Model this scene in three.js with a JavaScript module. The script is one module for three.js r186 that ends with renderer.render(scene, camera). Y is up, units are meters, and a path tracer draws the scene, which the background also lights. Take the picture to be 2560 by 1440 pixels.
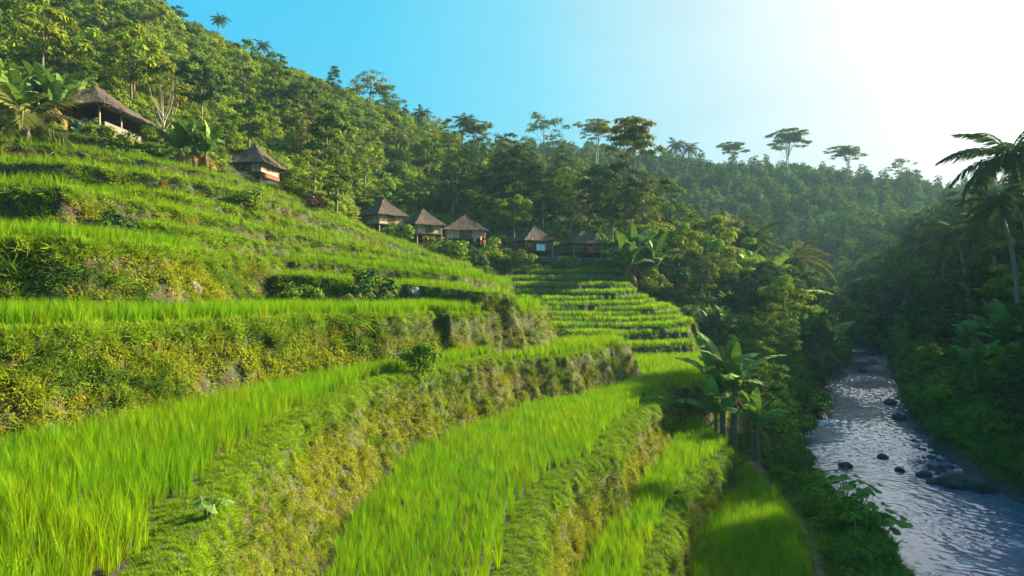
import * as THREE from 'three';
import { mergeGeometries } from 'three/addons/utils/BufferGeometryUtils.js';
import { ImprovedNoise } from 'three/addons/math/ImprovedNoise.js';

// ------------------------------------------------------------------ camera, sky, sun, exposure
const EYE = 13.5, F = 1696;                       // height of the eye above the river; focal length in pixels of a 2560 x 1440 picture
const scene = new THREE.Scene();
const camera = new THREE.PerspectiveCamera(2 * Math.atan(720 / F) * 180 / Math.PI, 16 / 9, 0.1, 3000);
camera.position.set(0, EYE, 0);
camera.lookAt(0, EYE, -10);
const renderer = new THREE.WebGLRenderer();
renderer.toneMapping = THREE.LinearToneMapping;
renderer.toneMappingExposure = 5.1;
renderer.shadowMap.enabled = true;

const SUN_AZ = 64 * Math.PI / 180, SUN_EL = 25 * Math.PI / 180;      // azimuth to the right of straight ahead
const sunDir = new THREE.Vector3(Math.sin(SUN_AZ) * Math.cos(SUN_EL), Math.sin(SUN_EL), -Math.cos(SUN_AZ) * Math.cos(SUN_EL));
const sun = new THREE.DirectionalLight(new THREE.Color().setRGB(1, 0.83, 0.52), 5);
sun.position.copy(sunDir).multiplyScalar(400); sun.castShadow = true; sun.shadow.radius = 1.5;
Object.assign(sun.shadow.camera, { left: -200, right: 200, top: 200, bottom: -200, near: 1, far: 900 });
sun.shadow.mapSize.set(4096, 4096);
scene.add(sun, sun.target);
const perlin0 = new ImprovedNoise();
{ // clear air: blue away from the sun, white round it and towards the horizon
  const W = 512, H = 256, d = new Float32Array(W * H * 4), v = new THREE.Vector3();
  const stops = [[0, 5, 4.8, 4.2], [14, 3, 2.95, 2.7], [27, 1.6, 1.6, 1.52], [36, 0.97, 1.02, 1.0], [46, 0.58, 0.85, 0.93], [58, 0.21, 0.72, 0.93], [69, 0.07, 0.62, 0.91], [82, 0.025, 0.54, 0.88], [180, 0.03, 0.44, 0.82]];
  for (let y = 0; y < H; y++) for (let x = 0; x < W; x++) {
    const el = ((y + 0.5) / H - 0.5) * Math.PI, az = ((x + 0.5) / W - 0.5) * 2 * Math.PI;
    v.set(Math.cos(az) * Math.cos(el), Math.sin(el), Math.sin(az) * Math.cos(el));
    let a = v.angleTo(sunDir) * 180 / Math.PI, i = 1;
    while (i < stops.length - 1 && a > stops[i][0]) i++;
    const A = stops[i - 1], B = stops[i], t = Math.min(1, (a - A[0]) / (B[0] - A[0])), w = 0.32 * Math.exp(-Math.max(0, el) * 7.5);
    const hz = [0.86, 0.95, 0.98];
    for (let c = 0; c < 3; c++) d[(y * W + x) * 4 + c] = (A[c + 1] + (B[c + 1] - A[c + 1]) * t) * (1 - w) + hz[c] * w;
    const cl = 1 + 0.05 * perlin0.noise(v.x * 5, v.y * 16, v.z * 5) + 0.025 * perlin0.noise(v.x * 14, v.y * 40, v.z * 14);   // thin uneven haze
    for (let c = 0; c < 3; c++) d[(y * W + x) * 4 + c] *= cl;
    d[(y * W + x) * 4 + 3] = 1;
  }
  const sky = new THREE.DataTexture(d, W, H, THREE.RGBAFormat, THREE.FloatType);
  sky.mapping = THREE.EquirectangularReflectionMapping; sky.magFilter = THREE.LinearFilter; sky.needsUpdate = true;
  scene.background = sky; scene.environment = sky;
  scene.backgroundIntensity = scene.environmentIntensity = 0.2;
}
scene.fog = new THREE.FogExp2(new THREE.Color().setRGB(0.42, 0.74, 1.0), 0.00023);

// ------------------------------------------------------------------ helpers
let seed = 12345;
const rnd = () => { seed |= 0; seed = seed + 0x6D2B79F5 | 0; let t = Math.imul(seed ^ seed >>> 15, 1 | seed); t = t + Math.imul(t ^ t >>> 7, 61 | t) ^ t; return ((t ^ t >>> 14) >>> 0) / 4294967296; };
const reseed = (n) => { seed = n; };
const rr = (a, b) => a + (b - a) * rnd();
const pick = (a) => a[Math.floor(rnd() * a.length)];
const gauss = () => (rnd() + rnd() + rnd() + rnd() - 2) * 0.87;
const clamp = (x, a, b) => Math.max(a, Math.min(b, x)), lerp = (a, b, t) => a + (b - a) * t;
const smooth = (a, b, x) => { const t = clamp((x - a) / (b - a), 0, 1); return t * t * (3 - 2 * t); };
const perlin = new ImprovedNoise();
const n2 = (x, z, k = 0) => perlin.noise(x, k * 17.3 + 0.37, z);
const fbm = (x, z, o = 3, k = 0) => { let s = 0, a = 0.5; for (let i = 0; i < o; i++) { s += a * n2(x, z, k + i); x *= 2.03; z *= 2.03; a *= 0.5; } return s; };
const V = (x, y, z) => new THREE.Vector3(x, y, z);
const used = new Map();
const numbered = (name) => { const k = used.get(name) ?? 0; used.set(name, k + 1); return k ? name + '_' + String(k).padStart(3, '0') : name; };
const shadows = (m) => { m.castShadow = true; m.receiveShadow = true; return m; };
function part(name, geo, mat, parent) { const m = shadows(new THREE.Mesh(geo, mat)); m.name = parent ? name : numbered(name); (parent ?? scene).add(m); return m; }
function thing(name, label, category, at = [0, 0, 0], turn = 0, group) {
  const o = new THREE.Group(); o.name = numbered(name); scene.add(o);
  o.position.set(...at); o.rotation.y = turn; o.userData = { label, category };
  if (group) o.userData.group = group;
  return o;
}
function copyOf(proto, name, label, category, at, turn, scale, group) {
  const o = proto.clone(); o.name = numbered(name); scene.add(o); o.visible = true;
  o.position.set(...at); o.rotation.set(0, turn, 0); if (scale) { if (scale.length) o.scale.set(...scale); else o.scale.setScalar(scale); }
  o.userData = { label, category }; if (group) o.userData.group = group;
  return o;
}
// where a ray through a pixel of the photograph meets a level e metres below the eye, or a depth z
const atE = (px, py, e) => { const z = e * F / (py - 720); return [(px - 1280) / F * z, z, -e]; };
const atZ = (px, py, z) => [(px - 1280) / F * z, z, (720 - py) / F * z];
const toPx = (x, y, z) => [1280 + x / z * F, 720 - y / z * F];   // x, y above the eye, depth z

// ------------------------------------------------------------------ the lie of the land (x, depth z, height above the eye)
const mesas = [];
function mesa(name, lip, close, o = {}) {
  const L = lip.map((p) => atE(...p)), poly = [...L.map((p) => [p[0], p[1]]), ...close];
  const m = { name, L, poly, slope: o.slope ?? 2.4, bund: o.bund ?? 0.6, rice: o.rice ?? 0.8, tint: o.tint ?? 0, label: o.label };
  const reach = 4, xs = poly.map((p) => p[0]), zs = poly.map((p) => p[1]);
  m.box = [Math.min(...xs) - reach, Math.max(...xs) + reach, Math.min(...zs) - reach, Math.max(...zs) + reach];
  mesas.push(m);
}
mesa('low terrace by the river', [[2035, 1600, 10.8], [2020, 1440, 10.8], [2010, 1330, 10.8], [1965, 1262, 10.8], [1895, 1195, 10.8], [1830, 1160, 10.8]], [[6, 46], [2, 32], [1, 16], [8, 14]], { bund: 0.35, rice: 0.8 });
mesa('terrace with the notched bund', [[1640, 1640, 9.2], [1662, 1440, 9.2], [1668, 1370, 9.2], [1716, 1256, 9.2], [1750, 1195, 9.2], [1800, 1165, 9.2], [1828, 1130, 9.2]], [[13, 46], [4, 46], [-3, 22], [-3, 12], [3, 12]], { bund: 0.7 });
mesa('middle terrace', [[1370, 1640, 7], [1345, 1440, 7], [1345, 1340, 7], [1370, 1265, 7], [1440, 1195, 7], [1530, 1145, 7], [1565, 1085, 7], [1640, 1015, 7], [1670, 985, 7]], [[9, 50], [-3, 46], [-8, 22], [-6, 6], [0, 6]], { bund: 1.0, rice: 0.72 });
mesa('wide front terrace', [[300, 1700, 4], [470, 1440, 4], [560, 1280, 4], [640, 1170, 4], [760, 1060, 4], [960, 958, 4], [1100, 925, 4], [1225, 902, 4], [1252, 892, 4]], [[-1, 43], [-10, 41], [-19, 22], [-18, 3], [-5, 3]], { bund: 1.0, rice: 0.74 });
mesa('terrace past the front nose', [[1205, 917, 4.4], [1300, 905, 4.4], [1420, 893, 4.4], [1530, 872, 4.4], [1575, 861, 4.4]], [[9, 57], [-2, 52], [-6, 42]], { bund: 0.45 });
mesa('long terrace at eye level', [[-400, 850, 1.15], [0, 832, 1.15], [200, 826, 1.2], [400, 818, 1.28], [620, 807, 1.35], [840, 797, 1.45], [1000, 793, 1.5], [1095, 784, 1.52], [1125, 788, 1.58], [1220, 784, 1.62], [1330, 779, 1.65], [1362, 771, 1.65]], [[1, 59], [-10, 48], [-21, 30], [-28, 20], [-24, 8]], { bund: 0.3, rice: 0.93 });
mesa('narrow grassy ledge over the long row', [[680, 690, -0.7], [850, 700, -0.47], [1000, 712, -0.21], [1180, 729, 0.23], [1272, 739, 0.5]], [[0, 52], [-12, 48], [-15, 42]], { bund: 0.5, rice: 0.6 });
mesa('terrace above the dark bank', [[-400, 575, -1.63], [0, 598, -1.63], [200, 607, -1.6], [400, 624, -1.55], [560, 642, -1.65], [700, 652, -1.72], [950, 674, -1.3], [1150, 692, -0.85], [1235, 706, -0.48], [1262, 712, -0.3]], [[0, 68], [-12, 64], [-23, 48], [-31, 30], [-32, 16]], { bund: 0.3, rice: 0.9 });
mesa('half terrace on the sunny slope', [[370, 562, -3], [500, 585, -2.75], [650, 610, -2.75], [800, 632, -2.5], [950, 650, -2.1], [1090, 668, -1.75]], [[-5, 64], [-16, 58], [-24, 42]], { bund: 0.35, rice: 0.7 });
mesa('fourth terrace up', [[-400, 440, -4.6], [0, 465, -4.6], [150, 474, -4.5], [300, 502, -4.4], [450, 530, -4.2], [600, 562, -3.9], [750, 592, -3.6], [880, 615, -3.2], [1000, 640, -2.6], [1100, 662, -2], [1205, 690, -1.1]], [[-3, 74], [-18, 68], [-30, 50], [-41, 36], [-42, 20]], { bund: 0.3, rice: 0.85 });
mesa('half terrace with a dark shaded lip', [[320, 478, -5.5], [440, 493, -5.35], [560, 517, -5.2], [700, 551, -4.8], [850, 592, -4.1]], [[-13, 64], [-26, 50], [-31, 42]], { bund: 0.3, rice: 0.7 });
mesa('fifth terrace up', [[-400, 380, -7.5], [0, 408, -7.4], [200, 416, -7.3], [400, 440, -7.1], [560, 470, -6.8], [700, 510, -6.3], [820, 550, -5.7], [950, 600, -4.5], [1080, 640, -3.3], [1175, 666, -2.4]], [[-5, 86], [-16, 86], [-25, 68], [-36, 54], [-47, 44], [-50, 26]], { bund: 0.3, rice: 0.8 });
mesa('top terrace below the huts', [[-400, 325, -10.2], [0, 352, -10.2], [200, 378, -10], [380, 404, -9.6], [520, 434, -9.2], [620, 462, -8.9], [720, 495, -8.3], [850, 548, -7], [950, 588, -6], [1060, 624, -5]], [[-11, 93], [-20, 90], [-27, 72], [-37, 52], [-46, 48], [-50, 30]], { bund: 0.3, rice: 0.8 });
// the staircase of small terraces in the distance
const stair = (name, z, pts0, x0, x1, z1, o) => {
  const k = Math.sin(z * 12.9) , pts = pts0.map(([px, py], i) => [px + (i === pts0.length - 1 ? -26 * Math.abs(k) - 8 : i ? 30 * Math.sin(z * 3 + i) : -40 * Math.abs(k)), py + (i === 1 ? 2.2 * k : 0)]);
  mesa(name, pts.map(([px, py]) => [px, py, 1]), [[x1, z1], [x0, z1]], { bund: 0.12, rice: 0.7, ...o });
  const m = mesas[mesas.length - 1]; m.L = pts.map(([px, py], i) => atZ(px, py, z + (i === pts.length - 1 ? 1.8 : 0.8 * Math.sin(i * 2.3 + z)))); m.poly = [...m.L.map((p) => [p[0], p[1]]), [x1, z1], [x0, z1]];
  const xs = m.poly.map((p) => p[0]), zs = m.poly.map((p) => p[1]); m.box = [Math.min(...xs) - 4, Math.max(...xs) + 4, Math.min(...zs) - 4, Math.max(...zs) + 4];
};
mesa('sunken patch behind the nose', [[1630, 1022, 8.3], [1690, 1018, 8.3], [1722, 1002, 8.3]], [[14, 58], [6, 58]], { bund: 0.3, rice: 0.7 });
mesa('flat terrace behind the nose', [[1570, 985, 7], [1640, 976, 7], [1720, 972, 7], [1775, 955, 7], [1800, 900, 7]], [[21, 77], [5, 77]], { bund: 0.3, rice: 0.7 });
stair('first small terrace', 69, [[1560, 869], [1650, 869], [1766, 862]], 5, 22, 82);
stair('second small terrace', 72, [[1370, 840], [1500, 838], [1600, 839], [1758, 831]], 2, 22, 88);
stair('third small terrace', 75, [[1385, 816], [1500, 818], [1630, 817], [1750, 808]], 2, 22, 90);
stair('fourth small terrace', 77.5, [[1400, 801], [1520, 803], [1640, 800], [1735, 796]], 2, 22, 92);
stair('fifth small terrace', 79.5, [[1340, 787], [1500, 789], [1650, 786], [1735, 781]], 1, 22, 94);
stair('sixth small terrace', 81.5, [[1330, 773], [1480, 776], [1600, 774], [1715, 769]], 0, 21, 96);
stair('seventh small terrace', 83.5, [[1310, 761], [1450, 763], [1560, 761], [1665, 757]], -2, 19, 98);
stair('eighth small terrace', 85.5, [[1290, 748], [1450, 751], [1550, 749], [1645, 746]], -2, 19, 99);
stair('ninth small terrace', 87.5, [[1240, 731], [1400, 735], [1520, 733], [1625, 730]], -4, 18, 100);
stair('tenth small terrace', 90, [[1240, 715], [1400, 716], [1520, 715], [1612, 714]], -4, 18, 101);
stair('eleventh small terrace', 93, [[1225, 696], [1390, 699], [1500, 697], [1602, 700]], -5, 18, 102);
stair('twelfth small terrace', 96, [[1215, 676], [1380, 681], [1500, 679], [1590, 682]], -6, 18, 102);

// ground between and beyond, as a surface through known points
const CP = [
  [-35.6, 58.5, 13.0], [-33, 55, 12.6], [-30, 66, 12], [-41, 54, 12.6], [-24.5, 75, 10.6], [-21, 84, 9.2],
  [-19, 98, 8.1], [-14, 101, 7.2], [-6.5, 104, 6.5], [3.5, 105, 5.2], [11, 107, 4.8], [20, 106, 3.2],
  [-12, 122, 16], [0, 128, 14], [12, 130, 12], [-15, 145, 27], [0, 150, 22], [-8, 172, 30], [-32, 190, 45], [8, 190, 26], [-35, 235, 36], [10, 240, 30],
  [-44, 110, 30], [-47, 92, 27], [-57, 90, 33], [-57, 75, 27], [-75, 100, 42], [-74, 140, 56], [-58, 150, 49], [-41, 165, 45], [-110, 120, 62], [-120, 90, 52], [-110, 160, 68], [-80, 200, 54], [-90, 60, 36], [-80, 30, 20], [-70, 5, 8],
  [-25, 118, 20], [-30, 100, 16],
  [24, 108, 1.6], [31, 112, -3], [42, 116, -7.5], [52, 122, -11], [28, 92, -4], [24, 80, -8], [22, 66, -9.5], [17, 52, -10.5], [41, 150, 6], [60, 165, -2], [26, 135, 9], [30, 185, 22], [67, 127, -13], [77, 150, -13], [77, 170, -13], [72, 190, -12.5], [95, 180, -8], [100, 230, -4],
  [3.5, 300, 48], [45, 350, 70], [100, 360, 61], [157, 370, 64], [234, 390, 54], [311, 400, 58], [70, 230, 6], [93, 225, 0], [30, 240, 20], [130, 290, 30], [180, 300, 25], [0, 460, 50], [200, 480, 56], [400, 500, 50], [-100, 400, 60], [-250, 300, 70],
  [34, 50, -12.4], [39, 52, -9.2], [45, 60, -5.6], [44, 74, -11.8], [52, 85, -8], [58, 84, -5], [68, 90, 1.5], [74, 125, -8], [86, 150, 1], [112, 170, 10], [128, 170, 16], [60, 45, 3], [80, 40, 12], [110, 50, 26], [50, 25, -4], [70, 15, 9], [34, 22, -10], [100, 100, 20], [150, 120, 34], [150, 200, 22], [220, 250, 28], [40, 0, -7], [90, -20, 10],
  [0, 20, -10], [12, 24, -12.2], [14, 34, -12], [-10, 18, -7], [-20, 22, -3], [-26, 32, 1], [-30, 40, 4], [-38, 44, 7], [-46, 50, 10.5], [-5, 50, -5], [5, 62, -8], [6, 48, -9], [-15, 55, -2], [-8, 70, -3], [8, 85, -3], [5, 95, 0.4], [-12, 84, 3], [-16, 72, 3],
  [0, 0, -12], [10, 0, -13], [-20, 0, -4], [-40, 10, 2], [-60, 40, 14], [0, -40, -12], [-60, -40, 5], [60, -60, -4], [-55, 60, 17], [-70, 55, 24],
];
const tps = (() => {
  const n = CP.length, A = [], S = 0.01;
  const phi = (x, z) => { const r = Math.hypot(x, z) * S; return Math.sqrt(r * r + 0.002); };   // multiquadric
  const N = n + 1;
  for (let i = 0; i < n; i++) { A.push([...CP.map((q) => -phi(CP[i][0] - q[0], CP[i][1] - q[1])), 1, CP[i][2]]); A[i][i] += 0.004; }
  A.push([...CP.map(() => 1), 0, 0]);
  for (let c = 0; c < N; c++) {
    let p = c; for (let r = c + 1; r < N; r++) if (Math.abs(A[r][c]) > Math.abs(A[p][c])) p = r;
    [A[c], A[p]] = [A[p], A[c]];
    for (let r = c + 1; r < N; r++) { const f = A[r][c] / A[c][c]; if (f) for (let k = c; k <= N; k++) A[r][k] -= f * A[c][k]; }
  }
  const w = Array(N).fill(0);
  for (let r = N - 1; r >= 0; r--) { let s = A[r][N]; for (let k = r + 1; k < N; k++) s -= A[r][k] * w[k]; w[r] = s / A[r][r]; }
  return (x, z) => { let s = w[n]; for (let i = 0; i < n; i++) s -= w[i] * phi(x - CP[i][0], z - CP[i][1]); return s; };
})();
// the river: centre line and half width
const RIVER = [[16, -30, 6], [18.5, 5, 6], [21, 20, 5.8], [24.2, 31, 5.7], [26.8, 48, 5.5], [30.6, 60, 5.3], [41.6, 82, 4.5], [54, 103, 3.8], [66, 126, 3.4], [75, 143, 3.2], [78, 162, 3.2], [72, 190, 3]];
function riverAt(x, z) {   // distance outside the bank line (negative in the water)
  let best = 1e9;
  for (let i = 0; i < RIVER.length - 1; i++) {
    const [ax, az, aw] = RIVER[i], [bx, bz, bw] = RIVER[i + 1], dx = bx - ax, dz = bz - az, t = clamp(((x - ax) * dx + (z - az) * dz) / (dx * dx + dz * dz), 0, 1);
    const d = Math.hypot(x - ax - dx * t, z - az - dz * t) - lerp(aw, bw, t);
    if (d < best) best = d;
  }
  return best;
}
function segDist(x, z, a, b) { const dx = b[0] - a[0], dz = b[1] - a[1], t = clamp(((x - a[0]) * dx + (z - a[1]) * dz) / (dx * dx + dz * dz + 1e-9), 0, 1); return [Math.hypot(x - a[0] - dx * t, z - a[1] - dz * t), t]; }
function inPoly(x, z, P) { let c = false; for (let i = 0, j = P.length - 1; i < P.length; j = i++) if ((P[i][1] > z) !== (P[j][1] > z) && x < (P[j][0] - P[i][0]) * (z - P[i][1]) / (P[j][1] - P[i][1]) + P[i][0]) c = !c; return c; }
function mesaAt(m, x, z) {   // [height, signed distance to the lip (positive on the terrace)]
  const b = m.box; if (x < b[0] || x > b[1] || z < b[2] || z > b[3]) return null;
  let d = 1e9, h = 0;
  for (let i = 0; i < m.L.length - 1; i++) { const [q, t] = segDist(x, z, m.L[i], m.L[i + 1]); if (q < d) { d = q; h = lerp(m.L[i][2], m.L[i + 1][2], t); } }
  if (inPoly(x, z, m.poly)) return [h, d];
  let o = d; const P = m.poly;
  for (let i = m.L.length - 1; i < P.length; i++) { const q = segDist(x, z, P[i], P[(i + 1) % P.length])[0]; if (q < o) o = q; }
  return [h - o * m.slope - 0.25 * smooth(0, 0.3, o), -o];
}
// the footpath along the low terrace
const PATH = [[1885, 1150], [1960, 1225], [2015, 1290], [2045, 1360], [2062, 1450], [2075, 1700]].map(([px, py]) => { const z = 11.1 * F / (py - 720); return [(px - 1280) / F * z, z]; });
const info = { m: null, d: 0, base: false };
function H(x, z) {   // height above the eye; fills info
  const r = Math.hypot(x, z), near = 1 - smooth(110, 160, r);
  const wx = x + 0.32 * n2(x * 0.9, z * 0.9, 3) + 0.12 * n2(x * 3.1, z * 3.1, 5), wz = z + 0.32 * n2(x * 0.9, z * 0.9, 7) + 0.12 * n2(x * 3.1, z * 3.1, 9);
  let h = tps(x, z) + 1.1 * near * fbm(x * 0.12, z * 0.12, 3, 11) + 4 * (1 - near) * fbm(x * 0.03, z * 0.03, 3, 13) * smooth(0, 150, r - 100);
  info.m = null; info.d = 0;
  if (near > 0) for (const m of mesas) {
    const q = mesaAt(m, wx, wz);
    if (q && q[0] > h) { h = q[0]; info.m = m; info.d = q[1]; }
  }
  const wall = info.m && info.d < 0 ? Math.min(1, -info.d * 4) : info.m ? 0 : 1;
  h += wall * 0.18 * fbm(x * 1.3, z * 1.3 + h * 0.9, 3, 21);
  if (info.m && info.d >= 0 && info.d < info.m.bund) h += 0.07 * Math.sin(Math.PI * clamp(info.d / info.m.bund, 0, 1)) + 0.03 * n2(x * 4, z * 4, 2);
  if (x > 0 || z < 0) {
    const d = riverAt(x + 0.7 * n2(x * 0.35, z * 0.35, 31), z + 0.7 * n2(x * 0.35, z * 0.35, 33));
    if (d < 6) { const bed = d < 0 ? -EYE - 0.15 + 0.25 * d : -EYE - 0.15 + 1.5 * d + 0.25 * fbm(x * 0.8, z * 0.8, 2, 41); if (bed < h) { h = bed; info.m = null; } info.river = d; } else info.river = d;
  } else info.river = 99;
  return h;
}
function hit(px, py, z0 = 6) {   // where the ray through a pixel of the photograph meets the ground
  for (let z = z0; z < 400; z *= 1.004) { const x = (px - 1280) / F * z, y = (720 - py) / F * z; if (H(x, z) >= y) return [x, z, y]; }
  return atZ(px, py, 400);
}
const Y = (x, z) => EYE + H(x, z);      // world height

// ------------------------------------------------------------------ materials
const lin = (r, g, b) => new THREE.Color().setRGB(r, g, b);
const noiseTex = (n, f, rep, contrast = 1) => {
  const d = new Uint8Array(n * n * 4);
  for (let y = 0; y < n; y++) for (let x = 0; x < n; x++) {
    const u = x / n * f, w = y / n * f, s = (a, b) => fbm(a, b, 5, 50);
    const fx = x / n, fy = y / n;   // tileable by blending
    const q = s(u, w) * (1 - fx) * (1 - fy) + s(u - f, w) * fx * (1 - fy) + s(u, w - f) * (1 - fx) * fy + s(u - f, w - f) * fx * fy;
    const c = clamp(128 + 255 * q * contrast, 0, 255); d.set([c, c, c, 255], (y * n + x) * 4);
  }
  const t = new THREE.DataTexture(d, n, n); t.magFilter = THREE.LinearFilter; t.wrapS = t.wrapT = THREE.RepeatWrapping; t.repeat.set(rep, rep); t.needsUpdate = true; return t;
};
const roughBump = noiseTex(256, 24, 1, 1.4);
const M = {
  soil: new THREE.MeshStandardMaterial({ vertexColors: true, roughness: 0.95, bumpMap: roughBump, bumpScale: 0.03 }),
  leaf: (r, g, b, t = 0.22) => new THREE.MeshPhysicalMaterial({ color: lin(r, g, b), vertexColors: true, roughness: 0.95, transmission: t, thickness: 0, specularIntensity: 0.15 }),
  gloss: (r, g, b) => new THREE.MeshPhysicalMaterial({ color: lin(r, g, b), vertexColors: true, roughness: 0.9, transmission: 0.3, thickness: 0, specularIntensity: 0.4, clearcoat: 0.06, clearcoatRoughness: 0.45 }),
  bark: new THREE.MeshStandardMaterial({ color: lin(0.14, 0.105, 0.075), roughness: 0.95, bumpMap: roughBump, bumpScale: 0.03 }),
  paleBark: new THREE.MeshStandardMaterial({ color: lin(0.26, 0.22, 0.17), roughness: 0.9, bumpMap: roughBump, bumpScale: 0.03 }),
  palmBark: new THREE.MeshStandardMaterial({ color: lin(0.17, 0.155, 0.135), roughness: 0.9, bumpMap: roughBump, bumpScale: 0.03 }),
  rock: new THREE.MeshStandardMaterial({ color: lin(0.032, 0.032, 0.031), roughness: 0.95, bumpMap: roughBump, bumpScale: 0.05 }),
};

// ------------------------------------------------------------------ terrain
function terrain() {
  const az = [], rs = [];
  for (let a = -180; a < 180;) { az.push(a * Math.PI / 180); const b = Math.abs(a); a += b < 41 ? 0.1 : b < 60 ? 0.6 : 4; }
  for (let r = 2.5; r < 640;) { rs.push(r); r *= r < 8 ? 1.02 : r < 120 ? 1.0068 : 1.018; }
  const nA = az.length, nR = rs.length, pos = new Float32Array(nA * nR * 3), col = new Float32Array(nA * nR * 3), uv = new Float32Array(nA * nR * 2);
  const grass = [0.026, 0.047, 0.006], dry = [0.042, 0.042, 0.009], earth = [0.036, 0.021, 0.0095], mud = [0.026, 0.024, 0.014], wood = [0.012, 0.021, 0.005], bed = [0.04, 0.04, 0.036], trod = [0.085, 0.06, 0.042];
  let k = 0;
  for (let j = 0; j < nR; j++) for (let i = 0; i < nA; i++, k++) {
    const x = Math.sin(az[i]) * rs[j], z = Math.cos(az[i]) * rs[j], h = H(x, z), m = info.m, d = info.d;
    pos.set([x, EYE + h, -z], k * 3); uv.set([(x + h * 0.6) * 0.5, (z + h * 0.8) * 0.5], k * 2);
    let c;
    if (info.river < 0.6) c = bed;
    else if (m && d > m.bund) c = mud;
    else {
      const q = fbm(x * 0.6, z * 0.6 + h * 0.8, 4, 61), p = fbm(x * 0.25 + 9, z * 0.25 + h * 0.5, 3, 66);
      const t = m && d < 0 ? (x > -6.5 && z < 60 ? smooth(0.05, 0.2, q) : smooth(0.0, 0.12, q)) : m || rs[j] < 60 ? smooth(0.2, 0.35, q) : 0, g = smooth(-0.1, 0.25, p);
      const a = m ? grass : (rs[j] > 64 || x > 16 ? wood : grass), b = m ? dry : a;
      c = [0, 1, 2].map((n) => lerp(lerp(a[n], b[n], g), earth[n], t));
    }
    if (x > 5 && rs[j] < 60) { const q = path(x, z); if (q < 0.5) c = c.map((w, n) => lerp(trod[n], w, smooth(0.2, 0.5, q + 0.2 * n2(x * 3, z * 3, 4)))); }
    const v = 0.85 + 0.3 * n2(x * 5, z * 5 + h * 3, 70);
    col.set([c[0] * v, c[1] * v, c[2] * v], k * 3);
  }
  const build = (name, j0, j1, label, category) => {
    const idx = [];
    for (let j = j0; j < j1; j++) for (let i = 0; i < nA; i++) { const a = j * nA + i, b = j * nA + (i + 1) % nA; idx.push(a, b, a + nA, b, b + nA, a + nA); }
    // keep only the vertices of these rings
    const s = j0 * nA, e = (j1 + 1) * nA, g = new THREE.BufferGeometry();
    g.setAttribute('position', new THREE.BufferAttribute(pos.slice(s * 3, e * 3), 3)); g.setAttribute('color', new THREE.BufferAttribute(col.slice(s * 3, e * 3), 3)); g.setAttribute('uv', new THREE.BufferAttribute(uv.slice(s * 2, e * 2), 2));
    g.setIndex(idx.map((v) => v - s)); g.computeVertexNormals();
    const o = part(name, g, M.soil); o.userData = { label, category, kind: 'structure' }; return o;
  };
  const cut = rs.findIndex((r) => r > 150);
  build('terraced_ground', 0, cut, 'terraced ground of earth banks and rice paddies falling to the river', 'ground');
  build('wooded_hills', cut, nR - 1, 'wooded hills rising behind the terraces and closing the valley', 'hills');
}
terrain();

// water
{
  const pos = [], idx = [], uv = [], nS = 1300, nW = 90;
  const pts = RIVER.map(([x, z]) => V(x, 0, z)), curve = new THREE.CatmullRomCurve3(pts, false, 'centripetal');
  for (let s = 0; s <= nS; s++) {
    const t = Math.pow(s / nS, 1.2) * 0.96, p = curve.getPoint(t), q = curve.getTangent(t), k = t * (RIVER.length - 1), i = Math.min(RIVER.length - 2, Math.floor(k)), w = lerp(RIVER[i][2], RIVER[i + 1][2], k - i) + 1.6;
    for (let c = 0; c <= nW; c++) {
      const u = (c / nW * 2 - 1) * w, x = p.x + q.z * u, z = p.z - q.x * u, L = t * 260;
      const y = 0.05 * fbm(u * 0.7, L * 0.3, 2, 81) + 0.13 * fbm(u * 2.6, L * 1.9, 3, 85) * (0.3 + 1.3 * smooth(-0.25, 0.3, n2(u * 0.22, L * 0.1, 88)));
      pos.push(x, y, -z); uv.push(u * 0.25, L * 0.25);
    }
  }
  for (let s = 0; s < nS; s++) for (let c = 0; c < nW; c++) { const a = s * (nW + 1) + c, b = a + nW + 1; idx.push(a, b, a + 1, a + 1, b, b + 1); }
  const g = new THREE.BufferGeometry(); g.setAttribute('position', new THREE.Float32BufferAttribute(pos, 3)); g.setAttribute('uv', new THREE.Float32BufferAttribute(uv, 2)); g.setIndex(idx); g.computeVertexNormals();
  const m = new THREE.MeshPhysicalMaterial({ color: lin(0.032, 0.10, 0.225), roughness: 0.1, clearcoat: 1, clearcoatRoughness: 0.07, bumpMap: noiseTex(512, 20, 1, 1.5), bumpScale: 0.07, ior: 1.5 });  // blue of the reflected sky is partly put into the base colour
  const o = part('river', g, m); o.userData = { label: 'rippled river reflecting pale sky, running through the shaded valley floor', category: 'river', kind: 'structure' };
}

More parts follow.
